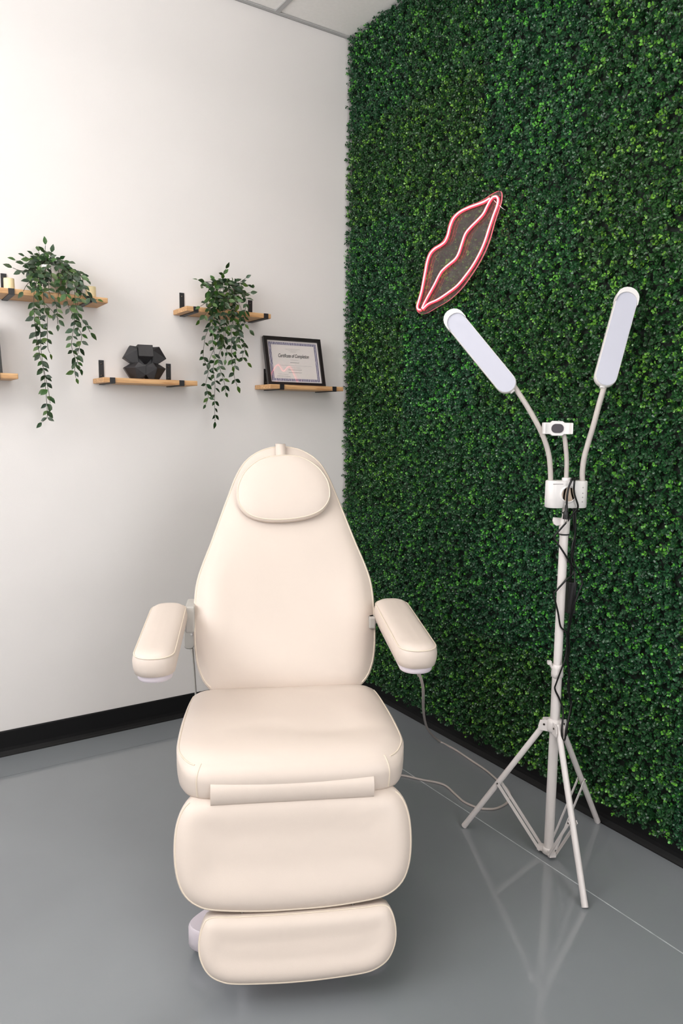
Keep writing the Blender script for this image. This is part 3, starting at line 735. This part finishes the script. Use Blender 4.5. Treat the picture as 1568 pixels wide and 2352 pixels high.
# backrest (tapers to the head)
back_half = [(0, 0.852), (0.07, 0.838), (0.128, 0.797), (0.163, 0.739), (0.19, 0.665), (0.217, 0.585), (0.25, 0.485), (0.277, 0.41), (0.295, 0.345), (0.301, 0.27), (0.300, 0.17), (0.293, 0.1), (0.28, 0.05), (0.255, 0.008), (0.2, -0.02), (0, -0.03)]
cushion('backrest', back_half, (0, 0.385, 0.60), 27, 0.095, 0.020, 0.0, ((0, 0.66), (0, 0.20)), chair, cx=0.013, piping=lambda u, v: v > -0.005,
        bumps=((0.235, 0.24, 0.055, 0.17, 0.010), (-0.235, 0.24, 0.055, 0.17, 0.010), (0, 0.06, 0.22, 0.07, 0.012), (0, 0.30, 0.13, 0.12, -0.008)), edge=0.03, bulge=0.003)
# head pillow with elastic strap
pil_half = [(0, 0.124), (0.07, 0.114), (0.125, 0.075), (0.155, 0.025), (0.163, -0.02), (0.155, -0.06), (0.125, -0.095), (0.075, -0.115), (0, -0.122)]
tb = math.radians(27)
pc = Vector((0.013, 0.385, 0.60))+Vector((0, math.sin(tb), math.cos(tb)))*0.671+Vector((0, -math.cos(tb), math.sin(tb)))*0.050
cushion('head_pillow', pil_half, pc, 27, 0.034, 0.014, 0.0, ((-0.06, 0), (0.06, 0)), chair, NR=14, edge=0.03, bulge=0.003, rot=math.radians(4))
m = MB()
Vb = Vector((0, math.sin(tb), math.cos(tb))); Nb = Vector((0, -math.cos(tb), math.sin(tb))); Ob = Vector((0.013, 0.385, 0.60))
path = [(0.782, 0.036), (0.815, 0.032), (0.846, 0.020), (0.858, 0.004), (0.862, -0.02), (0.862, -0.075), (0.852, -0.100), (0.82, -0.102)]
pp = catmull([Ob+Vb*a+Nb*b for a, b in path], 4); th = 0.003
vs = []; 
for i, q in enumerate(pp):
    tg = (pp[min(i+1, len(pp)-1)]-pp[max(i-1, 0)]).normalized(); nn = Vector((1, 0, 0)).cross(tg)
    for sx_ in (-0.012, 0.024):
        vs += [q+Vector((sx_-0.012, 0, 0))-nn*0, q+Vector((sx_-0.012, 0, 0))+nn*(-th)]
fs = []
for i in range(len(pp)-1):
    a = i*4; b = a+4
    fs += [(a, a+2, b+2, b), (a+1, b+1, b+3, a+3), (a, b, b+1, a+1), (a+2, a+3, b+3, b+2)]
m.add(vs, fs, True); m.build('pillow_strap', MT['leather'], chair)
# seat
seat_half = [(0, 0.40), (0.2, 0.40), (0.268, 0.385), (0.290, 0.34), (0.301, 0.2), (0.304, 0.05), (0.300, -0.03), (0.285, -0.082), (0.262, -0.112), (0.215, -0.130), (0.1, -0.135), (0, -0.136)]
seat = cushion('seat', seat_half, (0.004, 0, 0.588), 90, 0.096, 0.022, 0.004, ((-0.12, 0.13), (0.12, 0.13)), chair, piping=lambda u, v: -0.118 < v < 0.36, seams=((0.25, -0.118), (-0.25, -0.118)), rr=lambda u, v: 0.008+0.034*max(0, min(1, (-0.035-v)/0.075)),
        bumps=((0.10, 0.02, 0.11, 0.035, -0.007), (-0.05, 0.06, 0.08, 0.03, -0.003), (0.2, 0.12, 0.05, 0.07, 0.006)), edge=0.032, bulge=0.005)
# plastic shell under the seat
m = MB(); sh = [(u*0.93, v*0.93+0.01) for u, v in seat_half]+[(-u*0.93, v*0.93+0.01) for u, v in reversed(seat_half) if u > 1e-6]
sh = [(p.x, p.y) for p in resample(catmull([(a, b, 0) for a, b in sh], 6, True), 64)]
zz = [(0.0, 0.512), (0.004, 0.497), (0.022, 0.476), (0.06, 0.462)]
vs = []
for ins, z in zz:
    for (u, v) in sh:
        L_ = math.hypot(u, v-0.13); k = 1-ins/L_; vs.append((u*k, (v-0.13)*k+0.13, z))
n = len(sh); fs = [(i*n+k, i*n+(k+1) % n, (i+1)*n+(k+1) % n, (i+1)*n+k) for i in range(len(zz)-1) for k in range(n)]+[tuple(range(n)), tuple(range((len(zz)-1)*n, len(zz)*n))]
m.add(vs, fs, True); m.build('seat_shell', MT['shell'], chair)
# hinge flap between seat and leg rest
m = MB(); prof = [(-0.116, 0.545), (-0.131, 0.540), (-0.139, 0.526), (-0.1405, 0.508), (-0.137, 0.493), (-0.130, 0.483), (-0.112, 0.482), (-0.108, 0.51)]
n = len(prof); vs = []
for sx_ in (-0.208, 0.208): vs += [(sx_, a-0.007, b) for a, b in prof]
m.add(vs, [(k, (k+1) % n, n+(k+1) % n, n+k) for k in range(n)], True); m.add(vs, [tuple(range(n)), tuple(range(n, 2*n))]); m.build('hinge_flap', MT['leather'], chair)
# leg rest and foot rest on one slope
LO = (0.004, -0.120, 0.51); LT = 18
leg_half = [(0, 0.004), (0.15, 0.004), (0.225, 0.001), (0.262, -0.014), (0.285, -0.042), (0.297, -0.078), (0.301, -0.12), (0.299, -0.165), (0.291, -0.205), (0.275, -0.238), (0.247, -0.262), (0.205, -0.276), (0.1, -0.286), (0, -0.288)]
cushion('leg_rest', leg_half, LO, LT, 0.085, 0.024, 0.015, ((-0.17, -0.143), (0.17, -0.143)), chair, piping=lambda u, v: v < -0.012, rr=lambda u, v: 0.008+0.022*max(0, min(1, (v+0.03)/0.03)), edge=0.022, bulge=0.003,
        bumps=((0.21, -0.11, 0.05, 0.07, 0.004), (-0.2, -0.2, 0.06, 0.06, -0.003)))
foot_half = [(0, -0.296), (0.15, -0.294), (0.218, -0.292), (0.238, -0.312), (0.246, -0.352), (0.241, -0.388), (0.222, -0.42), (0.19, -0.439), (0.15, -0.447), (0.06, -0.452), (0, -0.453)]
cushion('foot_rest', foot_half, LO, LT, 0.070, 0.022, 0.013, ((-0.17, -0.374), (0.17, -0.374)), chair, edge=0.018, bulge=0.002, cx=0.006)
tl = math.radians(LT); Vl = Vector((0, math.sin(tl), math.cos(tl))); Nl = Vector((0, -math.cos(tl), math.sin(tl)))
for sx_ in (-0.135, 0.145):
    a = Vector(LO)+Vector((sx_, 0, 0))+Vl*-0.25-Nl*0.022; b = Vector(LO)+Vector((sx_, 0, 0))+Vl*-0.34-Nl*0.022
    m = MB(); m.tube([a, b], 0.0045, 10); m.build('footrest_rod', MT['steel'], chair)
# leg frame behind the leg rest, lift column and base
m = MB(); m.box((-0.2, 0.02, 0.40), (0.2, 0.34, 0.462)); o = m.build('lift_frame', MT['shell'], chair); bv = o.modifiers.new('bevel', 'BEVEL'); bv.width = 0.015; bv.segments = 3
colp = rounded_rect(0.30, 0.22, 0.05)
m = MB(); m.prism(colp, 0.33, ((0, 0.17, 0.08), (1, 0, 0), (0, 1, 0), (0, 0, 1)), 0.006); m.build('lift_column', MT['shell'], chair)
m = MB()
spr = [Vector((-0.232+0.010*math.cos(a*0.9), 0.02+0.010*math.sin(a*0.9), 0.466-0.0014*a)) for a in range(40)]
m.tube(spr, 0.0025, 6); m.build('coiled_spring', MT['dark_steel'], chair)
bp_half = [(0, -0.070), (0.20, -0.070), (0.252, -0.058), (0.276, -0.030), (0.268, 0.002), (0.20, 0.075), (0.17, 0.14), (0.17, 0.32), (0.20, 0.40), (0.26, 0.46), (0.276, 0.50), (0.25, 0.535), (0.2, 0.545), (0, 0.545)]
bpl = [(u, v, 0) for u, v in bp_half]+[(-u, v, 0) for u, v in reversed(bp_half) if u > 1e-6]
bpl = [(p.x, p.y) for p in resample(catmull(bpl, 8, True), 200)]
m = MB(); m.prism(bpl, 0.062, ((0, 0, 0.022), (1, 0, 0), (0, 1, 0), (0, 0, 1)), 0.006); m.build('base', MT['shell'], chair)
for (fx_, fy_) in ((-0.22, -0.02), (0.22, -0.02), (-0.22, 0.49), (0.22, 0.49)):
    m = MB(); m.lathe([(0.0001, 0), (0.022, 0), (0.022, 0.018), (0.012, 0.023), (0.0001, 0.023)], (fx_, fy_, 0), 20); m.build('rubber_foot', MT['rubber'], chair)
# armrests
def armrest(sx_):
    A = Vector((sx_*0.367, 0.275, 0.802)); sl = math.radians(-4)
    M_ = Matrix.Translation(A) @ Matrix.Rotation(-sl, 4, 'X')
    L_, W_, T_ = 0.47, 0.116, 0.060
    pl = resample([(p[0], p[1], 0) for p in rounded_rect(W_, L_, 0.050, 8)], 72)
    rings = []
    def ring(ins, z):
        r_ = []
        for p in pl:
            k = max(-L_/2+0.055, min(L_/2-0.055, p.y)); c = Vector((0, k, 0)); d = (p-c); D = d.length
            q = c+d*((D-ins)/D); r_.append(M_ @ Vector((q.x, q.y, z)))
        rings.append(r_)
    for ins, z in ((0.012, -T_/2), (0.003, -T_/2+0.004), (-0.001, -0.008), (-0.002, 0.006), (0.0, T_/2-0.012), (0.003, T_/2-0.004), (0.008, T_/2+0.002), (0.016, T_/2+0.007), (0.03, T_/2+0.010), (0.048, T_/2+0.011)): ring(ins, z)
    m = MB(); n = len(pl); vs = [v for r_ in rings for v in r_]
    m.add(vs, [(i*n+k, i*n+(k+1) % n, (i+1)*n+(k+1) % n, (i+1)*n+k) for i in range(len(rings)-1) for k in range(n)], True)
    m.add(rings[0], [tuple(range(n))[::-1]]); m.add(rings[-1], [tuple(range(n))], True)
    o = m.build('armrest', MT['leather'], chair)
    m = MB(); m.tube([p+Vector((0, 0, 0.001)) for p in [ (rings[5][k]) for k in range(n)]], 0.0022, 6, closed=True); m.build('piping', MT['piping'], o)
    m = MB()
    for (w2, l2, z0, z1) in ((0.094, L_-0.02, -T_/2-0.016, -T_/2+0.002), (0.062, L_-0.07, -T_/2-0.026, -T_/2-0.014)):
        pr = rounded_rect(w2, l2, min(w2, l2)*0.45, 6); m.prism(pr, z1-z0, (M_ @ Vector((0, 0.0, z0)), M_.to_3x3() @ Vector((1, 0, 0)), M_.to_3x3() @ Vector((0, 1, 0)), M_.to_3x3() @ Vector((0, 0, 1))), 0.004)
    m.build('armrest_shell', MT['shell'], o)
    # bracket that fixes the arm to the backrest
    m = MB()
    if sx_ < 0: m.box((-0.316, 0.47, 0.755), (-0.285, 0.58, 0.845))
    else: m.box((0.29, 0.46, 0.775), (0.325, 0.50, 0.800)); m.box((0.29, 0.45, 0.76), (0.312, 0.60, 0.80))
    k = m.build('arm_bracket', MT['grey_plastic'], chair); bv = k.modifiers.new('bevel', 'BEVEL'); bv.width = 0.005; bv.segments = 2
armrest(-1); armrest(1)
# thin loose thread of wire sticking out beside the right armrest, part of the chair's wiring
# ------------------------------------------------------------------ hand control hung beside the backrest
hcw = at_depth(434, 1466, 2.60)
t = thing('hand_control', 'grey hand control hanging between the left armrest and the backrest', 'remote control', (hcw.x, hcw.y, hcw.z), CA)
m = MB(); m.prism(rounded_rect(0.036, 0.082, 0.014), 0.022, ((0, 0, 0), (1, 0, 0), (0, 0, 1), (0, 1, 0)), 0.004); m.build('handset', MT['grey_plastic'], t)
m = MB(); m.box((0.004, -0.004, 0.036), (0.018, 0.014, 0.046)); m.build('blue_tip', MT['blue'], t)
for k in range(4):
    m = MB(); m.box((0.006, -0.003, 0.012+k*0.006), (0.013, 0.001, 0.0155+k*0.006)); m.build('button', MT['housing'], t)
m = MB(); pts = [at_depth(*q)-hcw for q in ((440, 1490, 2.61), (443, 1510, 2.61), (445, 1530, 2.62), (447, 1558, 2.63), (449.5, 1597, 2.64), (452, 1640, 2.66))]
pts += [CO+Matrix.Rotation(CA, 3, 'Z') @ Vector((-0.26, 0.50, 0.50))-hcw, CO+Matrix.Rotation(CA, 3, 'Z') @ Vector((-0.20, 0.44, 0.47))-hcw]
pts = [Matrix.Rotation(-CA, 3, 'Z') @ p for p in pts]
m.tube(catmull(pts, 5), 0.0036, 8); m.build('cord', MT['grey_plastic'], t)
m = MB(); m.tube([pts[0], pts[1]], [0.0065, 0.0045], 8); m.build('strain_relief', MT['grey_plastic'], t)

# ------------------------------------------------------------------ floor cable of the chair
A0 = CO + Matrix.Rotation(CA, 3, 'Z') @ Vector((0.367, 0.10, 0.755))
f0 = on_floor(1010, 1703, 0.005)
mid = [(970.5, 1575, 0.10), (972, 1632, 0.40), (979, 1668, 0.70), (992, 1688, 0.88)]
d0 = (A0-CAM).dot(fw); d1 = (f0-CAM).dot(fw)
pts = [A0]+[at_depth(x_, y_, d0+(d1-d0)*k) for x_, y_, k in mid]+[f0]
pts += [on_floor(x_, y_, 0.0045) for x_, y_ in ((1045,1722),(1084,1748),(1118,1771),(1144,1794),(1163,1811),(1170.5,1827),(1163,1844.5),(1142,1856),(1122,1858.5),(1096,1855),(1066,1842),(1045,1824),(1025,1806),(1005,1798),(968,1791),(925,1781.5),(885,1780),(840,1784))]
cpts = [chair_local(p) for p in pts]+[Vector((0.16, 0.10, 0.005)), Vector((0.05, 0.22, 0.012))]
m = MB(); m.tube(catmull(cpts, 6), 0.0046, 8); cb = m.build('cable', MT['greycable'], chair); cb['label'] = 'warm grey cable looping over the floor'
m = MB(); m.tube([cpts[0], cpts[1].lerp(cpts[0], 0.5)], [0.008, 0.0055], 8); m.build('strain_relief', MT['greycable'], cb)

# ------------------------------------------------------------------ twin-head lamp on a tripod
LB = Vector((-0.341, -1.758, 0)); LA = -YAW
lamp = thing('floor_lamp', 'white tripod floor lamp with two tilted light bars and phone holder', 'lamp', LB, LA)
vdir = Vector((math.sin(YAW), math.cos(YAW), 0))
LR = Matrix.Rotation(-LA, 3, 'Z')
def lp(x_, y_, dd=0.0):
    """picture point on the vertical plane through the pole, dd metres behind it -> lamp local"""
    return LR @ (on_plane(x_, y_, LB+vdir*dd, vdir)-LB)
m = MB(); m.tube([(0, 0, 0.022), (0, 0, 0.645)], 0.0158, 18); m.build('lower_pole', MT['lampwhite'], lamp)
m = MB(); m.tube([(0, 0, 0.60), (0, 0, 1.11)], 0.0138, 18); m.build('upper_pole', MT['lampwhite'], lamp)
m = MB(); m.tube([(0, 0, 1.10), (0, 0, 1.19)], 0.009, 14); m.build('neck_pole', MT['lampwhite'], lamp)
m = MB(); m.lathe([(0.0155, 0.626), (0.0195, 0.628), (0.0195, 0.640), (0.0182, 0.655), (0.0185, 0.668), (0.0142, 0.670)], n=20); cl = m.build('collar', MT['lampwhite'], lamp)
m = MB(); m.tube([(-0.016, 0, 0.655), (-0.027, -0.004, 0.672)], 0.0042, 8); m.box((-0.034, -0.010, 0.670), (-0.022, 0.004, 0.681)); m.build('clamp_knob', MT['lampwhite'], cl)
m = MB(); m.lathe([(0.0138, 1.098), (0.0165, 1.102), (0.017, 1.128), (0.017, 1.148), (0.012, 1.152), (0.009, 1.152)], n=20); cl = m.build('collar', MT['lampwhite'], lamp)
m = MB(); m.lathe([(0.0142, 1.097), (0.0172, 1.098), (0.0172, 1.102), (0.0142, 1.103)], n=20); m.build('black_ring', MT['rubber'], cl)
kn = [(0.0, 0.010), (-0.024, 0.012), (-0.026, 0.0), (-0.022, -0.010), (-0.014, -0.015), (-0.006, -0.014), (0.0, -0.010)]
m = MB(); m.prism(kn, 0.011, ((-0.013, -0.008, 1.142), (1, 0, 0), (0, 0, 1), (0, 1, 0)), 0.0015); m.build('clamp_knob', MT['lampwhite'], cl)
m = MB(); m.lathe([(0.0085, 1.166), (0.0098, 1.167), (0.0098, 1.170), (0.0085, 1.171)], n=14); m.build('black_ring', MT['rubber'], lamp)
# control box
BY = math.radians(7); BM = Matrix.Rotation(BY, 3, 'Z')
bx_poly = [(p.x, p.y) for p in resample([(a, b, 0) for a, b in rounded_rect(0.133, 0.052, 0.022, 8)], 64)]
m = MB(); m.prism(bx_poly, 0.086, ((0, 0, 1.186), BM @ Vector((1, 0, 0)), BM @ Vector((0, 1, 0)), (0, 0, 1)), 0.003); box = m.build('control_box', MT['housing'], lamp)
def bxp(u, z, out=0.0): return BM @ Vector((u, -0.026-out, 0))+Vector((0, 0, z))
Fm = Matrix.Translation(bxp(-0.004, 1.230)) @ BM.to_4x4() @ Matrix.Rotation(math.pi/2, 4, 'X')
m = MB(); m.add([Fm @ Vector((0.0224*math.cos(k*math.pi/18), 0.0224*math.sin(k*math.pi/18), z)) for z in (0.0, 0.0035) for k in range(36)], [tuple(range(36, 72)), tuple(range(36))[::-1]]+[(k, (k+1) % 36, 36+(k+1) % 36, 36+k) for k in range(36)]); m.build('mirror_dial', MT['mirror'], box)
m = MB(); m.lathe([(0.0222, 0.003), (0.0225, 0.0042), (0.0265, 0.003), (0.028, 0.0)], n=36, M=Fm); m.build('dial_ring', MT['housing'], box)
m = MB(); pts = []
for k in range(14): m.box((-0.055+k*0.0024, 0, 0), (-0.055+k*0.0024+0.0017, 0.0003, 0.0022), Matrix.Translation(bxp(0, 1.261, 0.0002)) @ BM.to_4x4())
m.build('small_print', MT['greyink'], box)
for z in (1.250, 1.232, 1.219, 1.205):
    m = MB(); m.add([bxp(0.041, z, 0.0004), bxp(0.046, z, 0.0004), bxp(0.0435, z+0.004, 0.0004)], [(0, 1, 2)]); m.build('touch_icon', MT['greyink'], box)
m = MB(); m.lathe([(0.0001, 0.002), (0.0035, 0.002), (0.004, 0)], n=12, M=Matrix.Translation(BM @ Vector((0.0662, -0.008, 0))+Vector((0, 0, 1.23))) @ Matrix.Rotation(math.pi/2+BY, 4, 'Z') @ Matrix.Rotation(math.pi/2, 4, 'X')); m.build('side_socket', MT['rubber'], box)
m = MB(); m.lathe([(0.015, 1.270), (0.015, 1.279), (0.013, 1.281), (0.0001, 1.281)], n=20); m.build('top_collar', MT['housing'], box)
# goosenecks
gl = catmull([lp(*q) for q in ((1264,1108,0),(1263.5,1080,0),(1260,1045,0),(1250,1010,0),(1234,975,0),(1212,936,0.006),(1189,900,0.016),(1178,884,0.022))], 8)
gr = catmull([lp(*q) for q in ((1337,1108,0),(1337,1085,0),(1341,1052,0),(1351,1015,0),(1363,975,0),(1375,930,0.006),(1386,892,0.016),(1390,876,0.022))], 8)
gc = catmull([lp(*q) for q in ((1300,1100,0),(1301,1060,0),(1299,1030,0),(1296,1005,0.0),(1290,990,-0.002))], 8)
for g_, r_ in ((gl, 0.0082), (gr, 0.0086), (gc, 0.0073)):
    m = MB(); m.tube(g_, r_, 12); m.build('gooseneck', MT['gooseneck'], lamp)
# light bars
def light_bar(p_low, p_top, width, back_deg, n_yaw):
    a = lp(*p_low); b = lp(*p_top); ax = (b-a); ax = (ax.normalized()+Vector((0, math.tan(math.radians(back_deg)), 0))).normalized()
    L_ = (b-a).length/max(0.2, math.sqrt(ax.x**2+ax.z**2))
    nrm = Vector((math.sin(n_yaw), -math.cos(n_yaw), 0)); nrm = (nrm-ax*nrm.dot(ax)).normalized(); sx_ = ax.cross(nrm)*-1
    cen = a+ax*(L_/2)
    def stad(wd, ln, n=10):
        o = []
        for k in range(n+1):
            t_ = math.pi*k/n; o.append((wd/2*math.cos(t_), ln/2-wd/2+wd/2*math.sin(t_)))
        for k in range(n+1):
            t_ = math.pi+math.pi*k/n; o.append((wd/2*math.cos(t_), -ln/2+wd/2+wd/2*math.sin(t_)))
        return o
    m = MB(); m.prism(stad(width, L_), 0.024, (cen-nrm*0.024, sx_, ax, nrm), 0.003); hs = m.build('light_bar', MT['housing'], lamp)
    m = MB(); m.prism(stad(width-0.005, L_-0.005), 0.003, (cen-nrm*0.001, sx_, ax, nrm), 0.0); m.build('diffuser', MT['diffuser'], hs)
    # white end cap over the top end
    n = 10; w2 = width+0.002; arc = [(w2/2*math.cos(math.pi*k/n), w2/2*math.sin(math.pi*k/n)) for k in range(n+1)]
    o = arc+[(-w2/2, -0.018), (-w2/2+0.002, -0.018)]+[((w2/2-0.002)*math.cos(math.pi*k/n), (w2/2-0.002)*math.sin(math.pi*k/n)-0.015) for k in range(n, -1, -1)]+[(w2/2-0.002, -0.018), (w2/2, -0.018)]
    q = len(o); cc = cen+ax*(L_/2-width/2+0.001)
    vs = [cc+sx_*u+ax*v-nrm*0.025 for u, v in o]+[cc+sx_*u+ax*v+nrm*0.0065 for u, v in o]
    m = MB(); m.add(vs, [(k, (k+1) % q, q+(k+1) % q, q+k) for k in range(q)]+[tuple(range(q)), tuple(range(q, 2*q))]); m.build('end_cap', MT['housing'], hs)
    m = MB(); m.tube([a-ax*0.004-nrm*0.014, a+ax*0.03-nrm*0.015], 0.0088, 12); m.build('socket', MT['housing'], hs)
light_bar((1176, 897), (1037, 708), 0.064, 14, math.radians(-8))
light_bar((1386, 886), (1470, 652), 0.068, 14, math.radians(-8))
# phone holder
hp = lp(1279, 984, -0.012)
m = MB(); pol = rounded_rect(0.036, 0.046, 0.008, 4)
body = [(-0.042, -0.018), (-0.022, -0.018), (-0.016, -0.023), (0.016, -0.023), (0.022, -0.018), (0.042, -0.018), (0.042, 0.018), (0.022, 0.018), (0.016, 0.023), (-0.016, 0.023), (-0.022, 0.018), (-0.042, 0.018)]
m.prism(body, 0.010, (hp+Vector((0, 0.006, 0)), (1, 0, 0), (0, 0, 1), (0, -1, 0)), 0.0015); ph = m.build('phone_holder', MT['housing'], lamp)
m = MB(); m.prism(rounded_rect(0.038, 0.028, 0.0135, 6), 0.002, (hp+Vector((0, -0.004, 0)), (1, 0, 0), (0, 0, 1), (0, -1, 0)), 0.0); m.build('grip_pad', MT['pad'], ph)
for sx_ in (-0.043, 0.043):
    m = MB(); m.prism(rounded_rect(0.006, 0.036, 0.0028, 4), 0.022, (hp+Vector((sx_, 0.008, 0)), (1, 0, 0), (0, 0, 1), (0, -1, 0)), 0.001); m.build('clamp_jaw', MT['housing'], ph)
# tripod
hubz = 0.463
hub_poly = []
feet = [on_floor(1067, 1900), on_floor(1342, 2085), Vector((-0.030, -1.713, 0))]
feet = [LR @ (f-LB) for f in feet]
m = MB(); m.lathe([(0.0158, 0.440), (0.024, 0.441), (0.026, 0.450), (0.026, 0.474), (0.022, 0.482), (0.0158, 0.484)], n=20); hub = m.build('hub', MT['lampwhite'], lamp)
m = MB(); m.lathe([(0.0001, 0.008), (0.016, 0.008), (0.021, 0.012), (0.021, 0.028), (0.0158, 0.032)], n=20); ring_ = m.build('foot_ring', MT['lampwhite'], lamp)
for f in feet:
    d = Vector((f.x, f.y, 0)).normalized(); s_ = Vector((-d.y, d.x, 0))
    top = d*0.030+Vector((0, 0, 0.462)); bot = Vector((f.x, f.y, 0.009)); ax = (bot-top).normalized()
    m = MB(); m.tube([top-ax*0.012, bot], 0.0098, 14); leg = m.build('leg', MT['lampwhite'], lamp)
    m = MB(); m.tube([bot-ax*0.012, bot+ax*0.006], 0.0102, 14); m.build('end_cap', MT['lampwhite'], leg)
    for k in (-1, 1):
        m = MB(); m.prism([(0.012, -0.022), (0.048, -0.022), (0.050, -0.010), (0.044, 0.012), (0.012, 0.018)], 0.003, (s_*(k*0.0125)+Vector((0, 0, 0.462)), d, (0, 0, 1), s_*k), 0.0); m.build('hub_lug', MT['lampwhite'], hub)
        c = top+s_*(k*0.0158); m = MB(); m.tube([c, c+s_*k*0.002], 0.0035, 8); m.build('screw', MT['dark_steel'], hub)
    mid_ = top.lerp(bot, 0.555 if f.x > -0.2 else 0.56); lo = d*0.030+Vector((0, 0, 0.022))
    for k in (-1, 1):
        e = s_*(k*0.0125); bd = (mid_-lo).normalized(); w_ = bd.cross(s_).normalized()
        M4 = Matrix((bd, w_, s_)).transposed().to_4x4(); M4.translation = lo+e
        Lb = (mid_-lo).length
        m = MB(); m.box((-0.008, -0.0055, -0.001), (Lb+0.006, 0.0055, 0.001), M4); m.build('brace', MT['lampwhite'], lamp)
    m = MB(); m.tube([mid_-s_*0.016, mid_+s_*0.016], 0.0028, 8); m.build('screw', MT['dark_steel'], leg)
    m = MB(); m.tube([lo-s_*0.015, lo+s_*0.015], 0.003, 8); m.box((-0.024, -0.011, -0.008), (0.006, 0.011, 0.008), Matrix.Translation(lo) @ Matrix((d, s_, Vector((0, 0, 1)))).transposed().to_4x4()); m.build('ring_lug', MT['lampwhite'], ring_)

# ------------------------------------------------------------------ black power cord and adapter draped on the lamp
cord = thing('power_cord', 'black power cord with plug and adapter draped over the lamp pole', 'power cord', LB, LA)
def cpath(L): return catmull([lp(*q) for q in L], 5)
c1 = [(1316,1100,0.03),(1315,1099,0.0),(1313,1101,-0.036),(1305.5,1120,-0.040),(1302,1139,-0.042),(1301,1160,-0.042)]
m = MB(); m.tube(cpath(c1), 0.0034, 8); m.build('cord_run', MT['blackcable'], cord)
# plug
a = lp(1300.5, 1160, -0.042); b = lp(1299, 1192, -0.040); ax = (b-a).normalized(); L_ = (b-a).length
m = MB(); m.tube([a, a+ax*L_*0.2, a+ax*L_*0.42, a+ax*L_*0.5, a+ax*L_*0.72, b], [0.0042, 0.0048, 0.0052, 0.0085, 0.0092, 0.010], 10); pl = m.build('plug', MT['adapter'], cord)
for k in (-0.004, 0.004):
    m = MB(); q = b+Vector((k, 0, 0)); m.box((q.x-0.0008, q.y-0.003, q.z-0.014), (q.x+0.0008, q.y+0.003, q.z)); m.build('prong', MT['steel'], pl)
c2 = [(1322,1098,0.03),(1321,1097,0.0),(1319,1103,-0.036),(1318,1131,-0.037),(1326.5,1160,-0.036),(1324,1170,-0.03),(1312,1184,-0.026),(1302,1198,-0.026),(1287,1215,-0.024),(1272.5,1235,-0.02),(1287,1258,-0.022),(1302,1282,-0.022),(1317,1313,-0.01),(1299.7,1332,-0.022),(1278,1356,-0.022),(1272,1366,-0.02),(1281,1407,-0.022),(1287,1439,-0.022),(1300,1453,-0.02),(1303,1480,-0.016),(1304,1504,-0.012),(1302,1521,-0.012),(1308,1545,-0.012),(1303.5,1572,-0.012),(1307,1600,-0.012),(1311,1620,-0.014),(1308,1637,-0.03),(1300,1672,-0.046),(1297.5,1696,-0.05),(1293.5,1701,-0.051),(1290.5,1695,-0.05),(1290,1672,-0.046),(1293,1635,-0.03),(1285,1607,-0.022),(1274,1583,-0.022),(1277.5,1568,-0.024),(1291,1531,-0.026),(1299.5,1504,-0.022),(1302,1463,-0.018),(1310.5,1402,-0.024),(1319,1345,-0.024),(1319,1318,-0.012),(1312,1290,-0.006),(1312,1260,-0.004)]
m = MB(); m.tube(cpath(c2), 0.0030, 6); m.build('cord_run', MT['blackcable'], cord)
c3 = [(1316,1167,0.0),(1317,1200,-0.004),(1320,1225,-0.004),(1314,1252,-0.006),(1313,1269,-0.008),(1318,1292,-0.008),(1324,1305,-0.010),(1337,1334,-0.010),(1328,1362,-0.014),(1318,1390,-0.018),(1311,1424,-0.014),(1305,1460,-0.012),(1308,1490,-0.010),(1304,1515,-0.008),(1306,1550,-0.008),(1307,1590,-0.010),(1312,1622,-0.014),(1306,1650,-0.036),(1299.5,1690,-0.048)]
m = MB(); m.tube(cpath(c3), 0.0030, 6); m.build('cord_run', MT['blackcable'], cord)
c4 = [(1321,1167,0.01),(1321,1200,0.006),(1320,1240,0.004),(1314,1280,0.004),(1311,1310,0.004),(1310,1336,0.006)]
m = MB(); m.tube(cpath(c4), 0.0040, 8); m.build('cord_run', MT['blackcable'], cord)
a0 = lp(1309.5, 1371, 0.012)
m = MB(); m.box((a0.x-0.0135, a0.y-0.018, a0.z-0.052), (a0.x+0.0135, a0.y+0.018, a0.z+0.052)); o = m.build('adapter', MT['adapter'], cord)
bv = o.modifiers.new('bevel', 'BEVEL'); bv.width = 0.003; bv.segments = 2
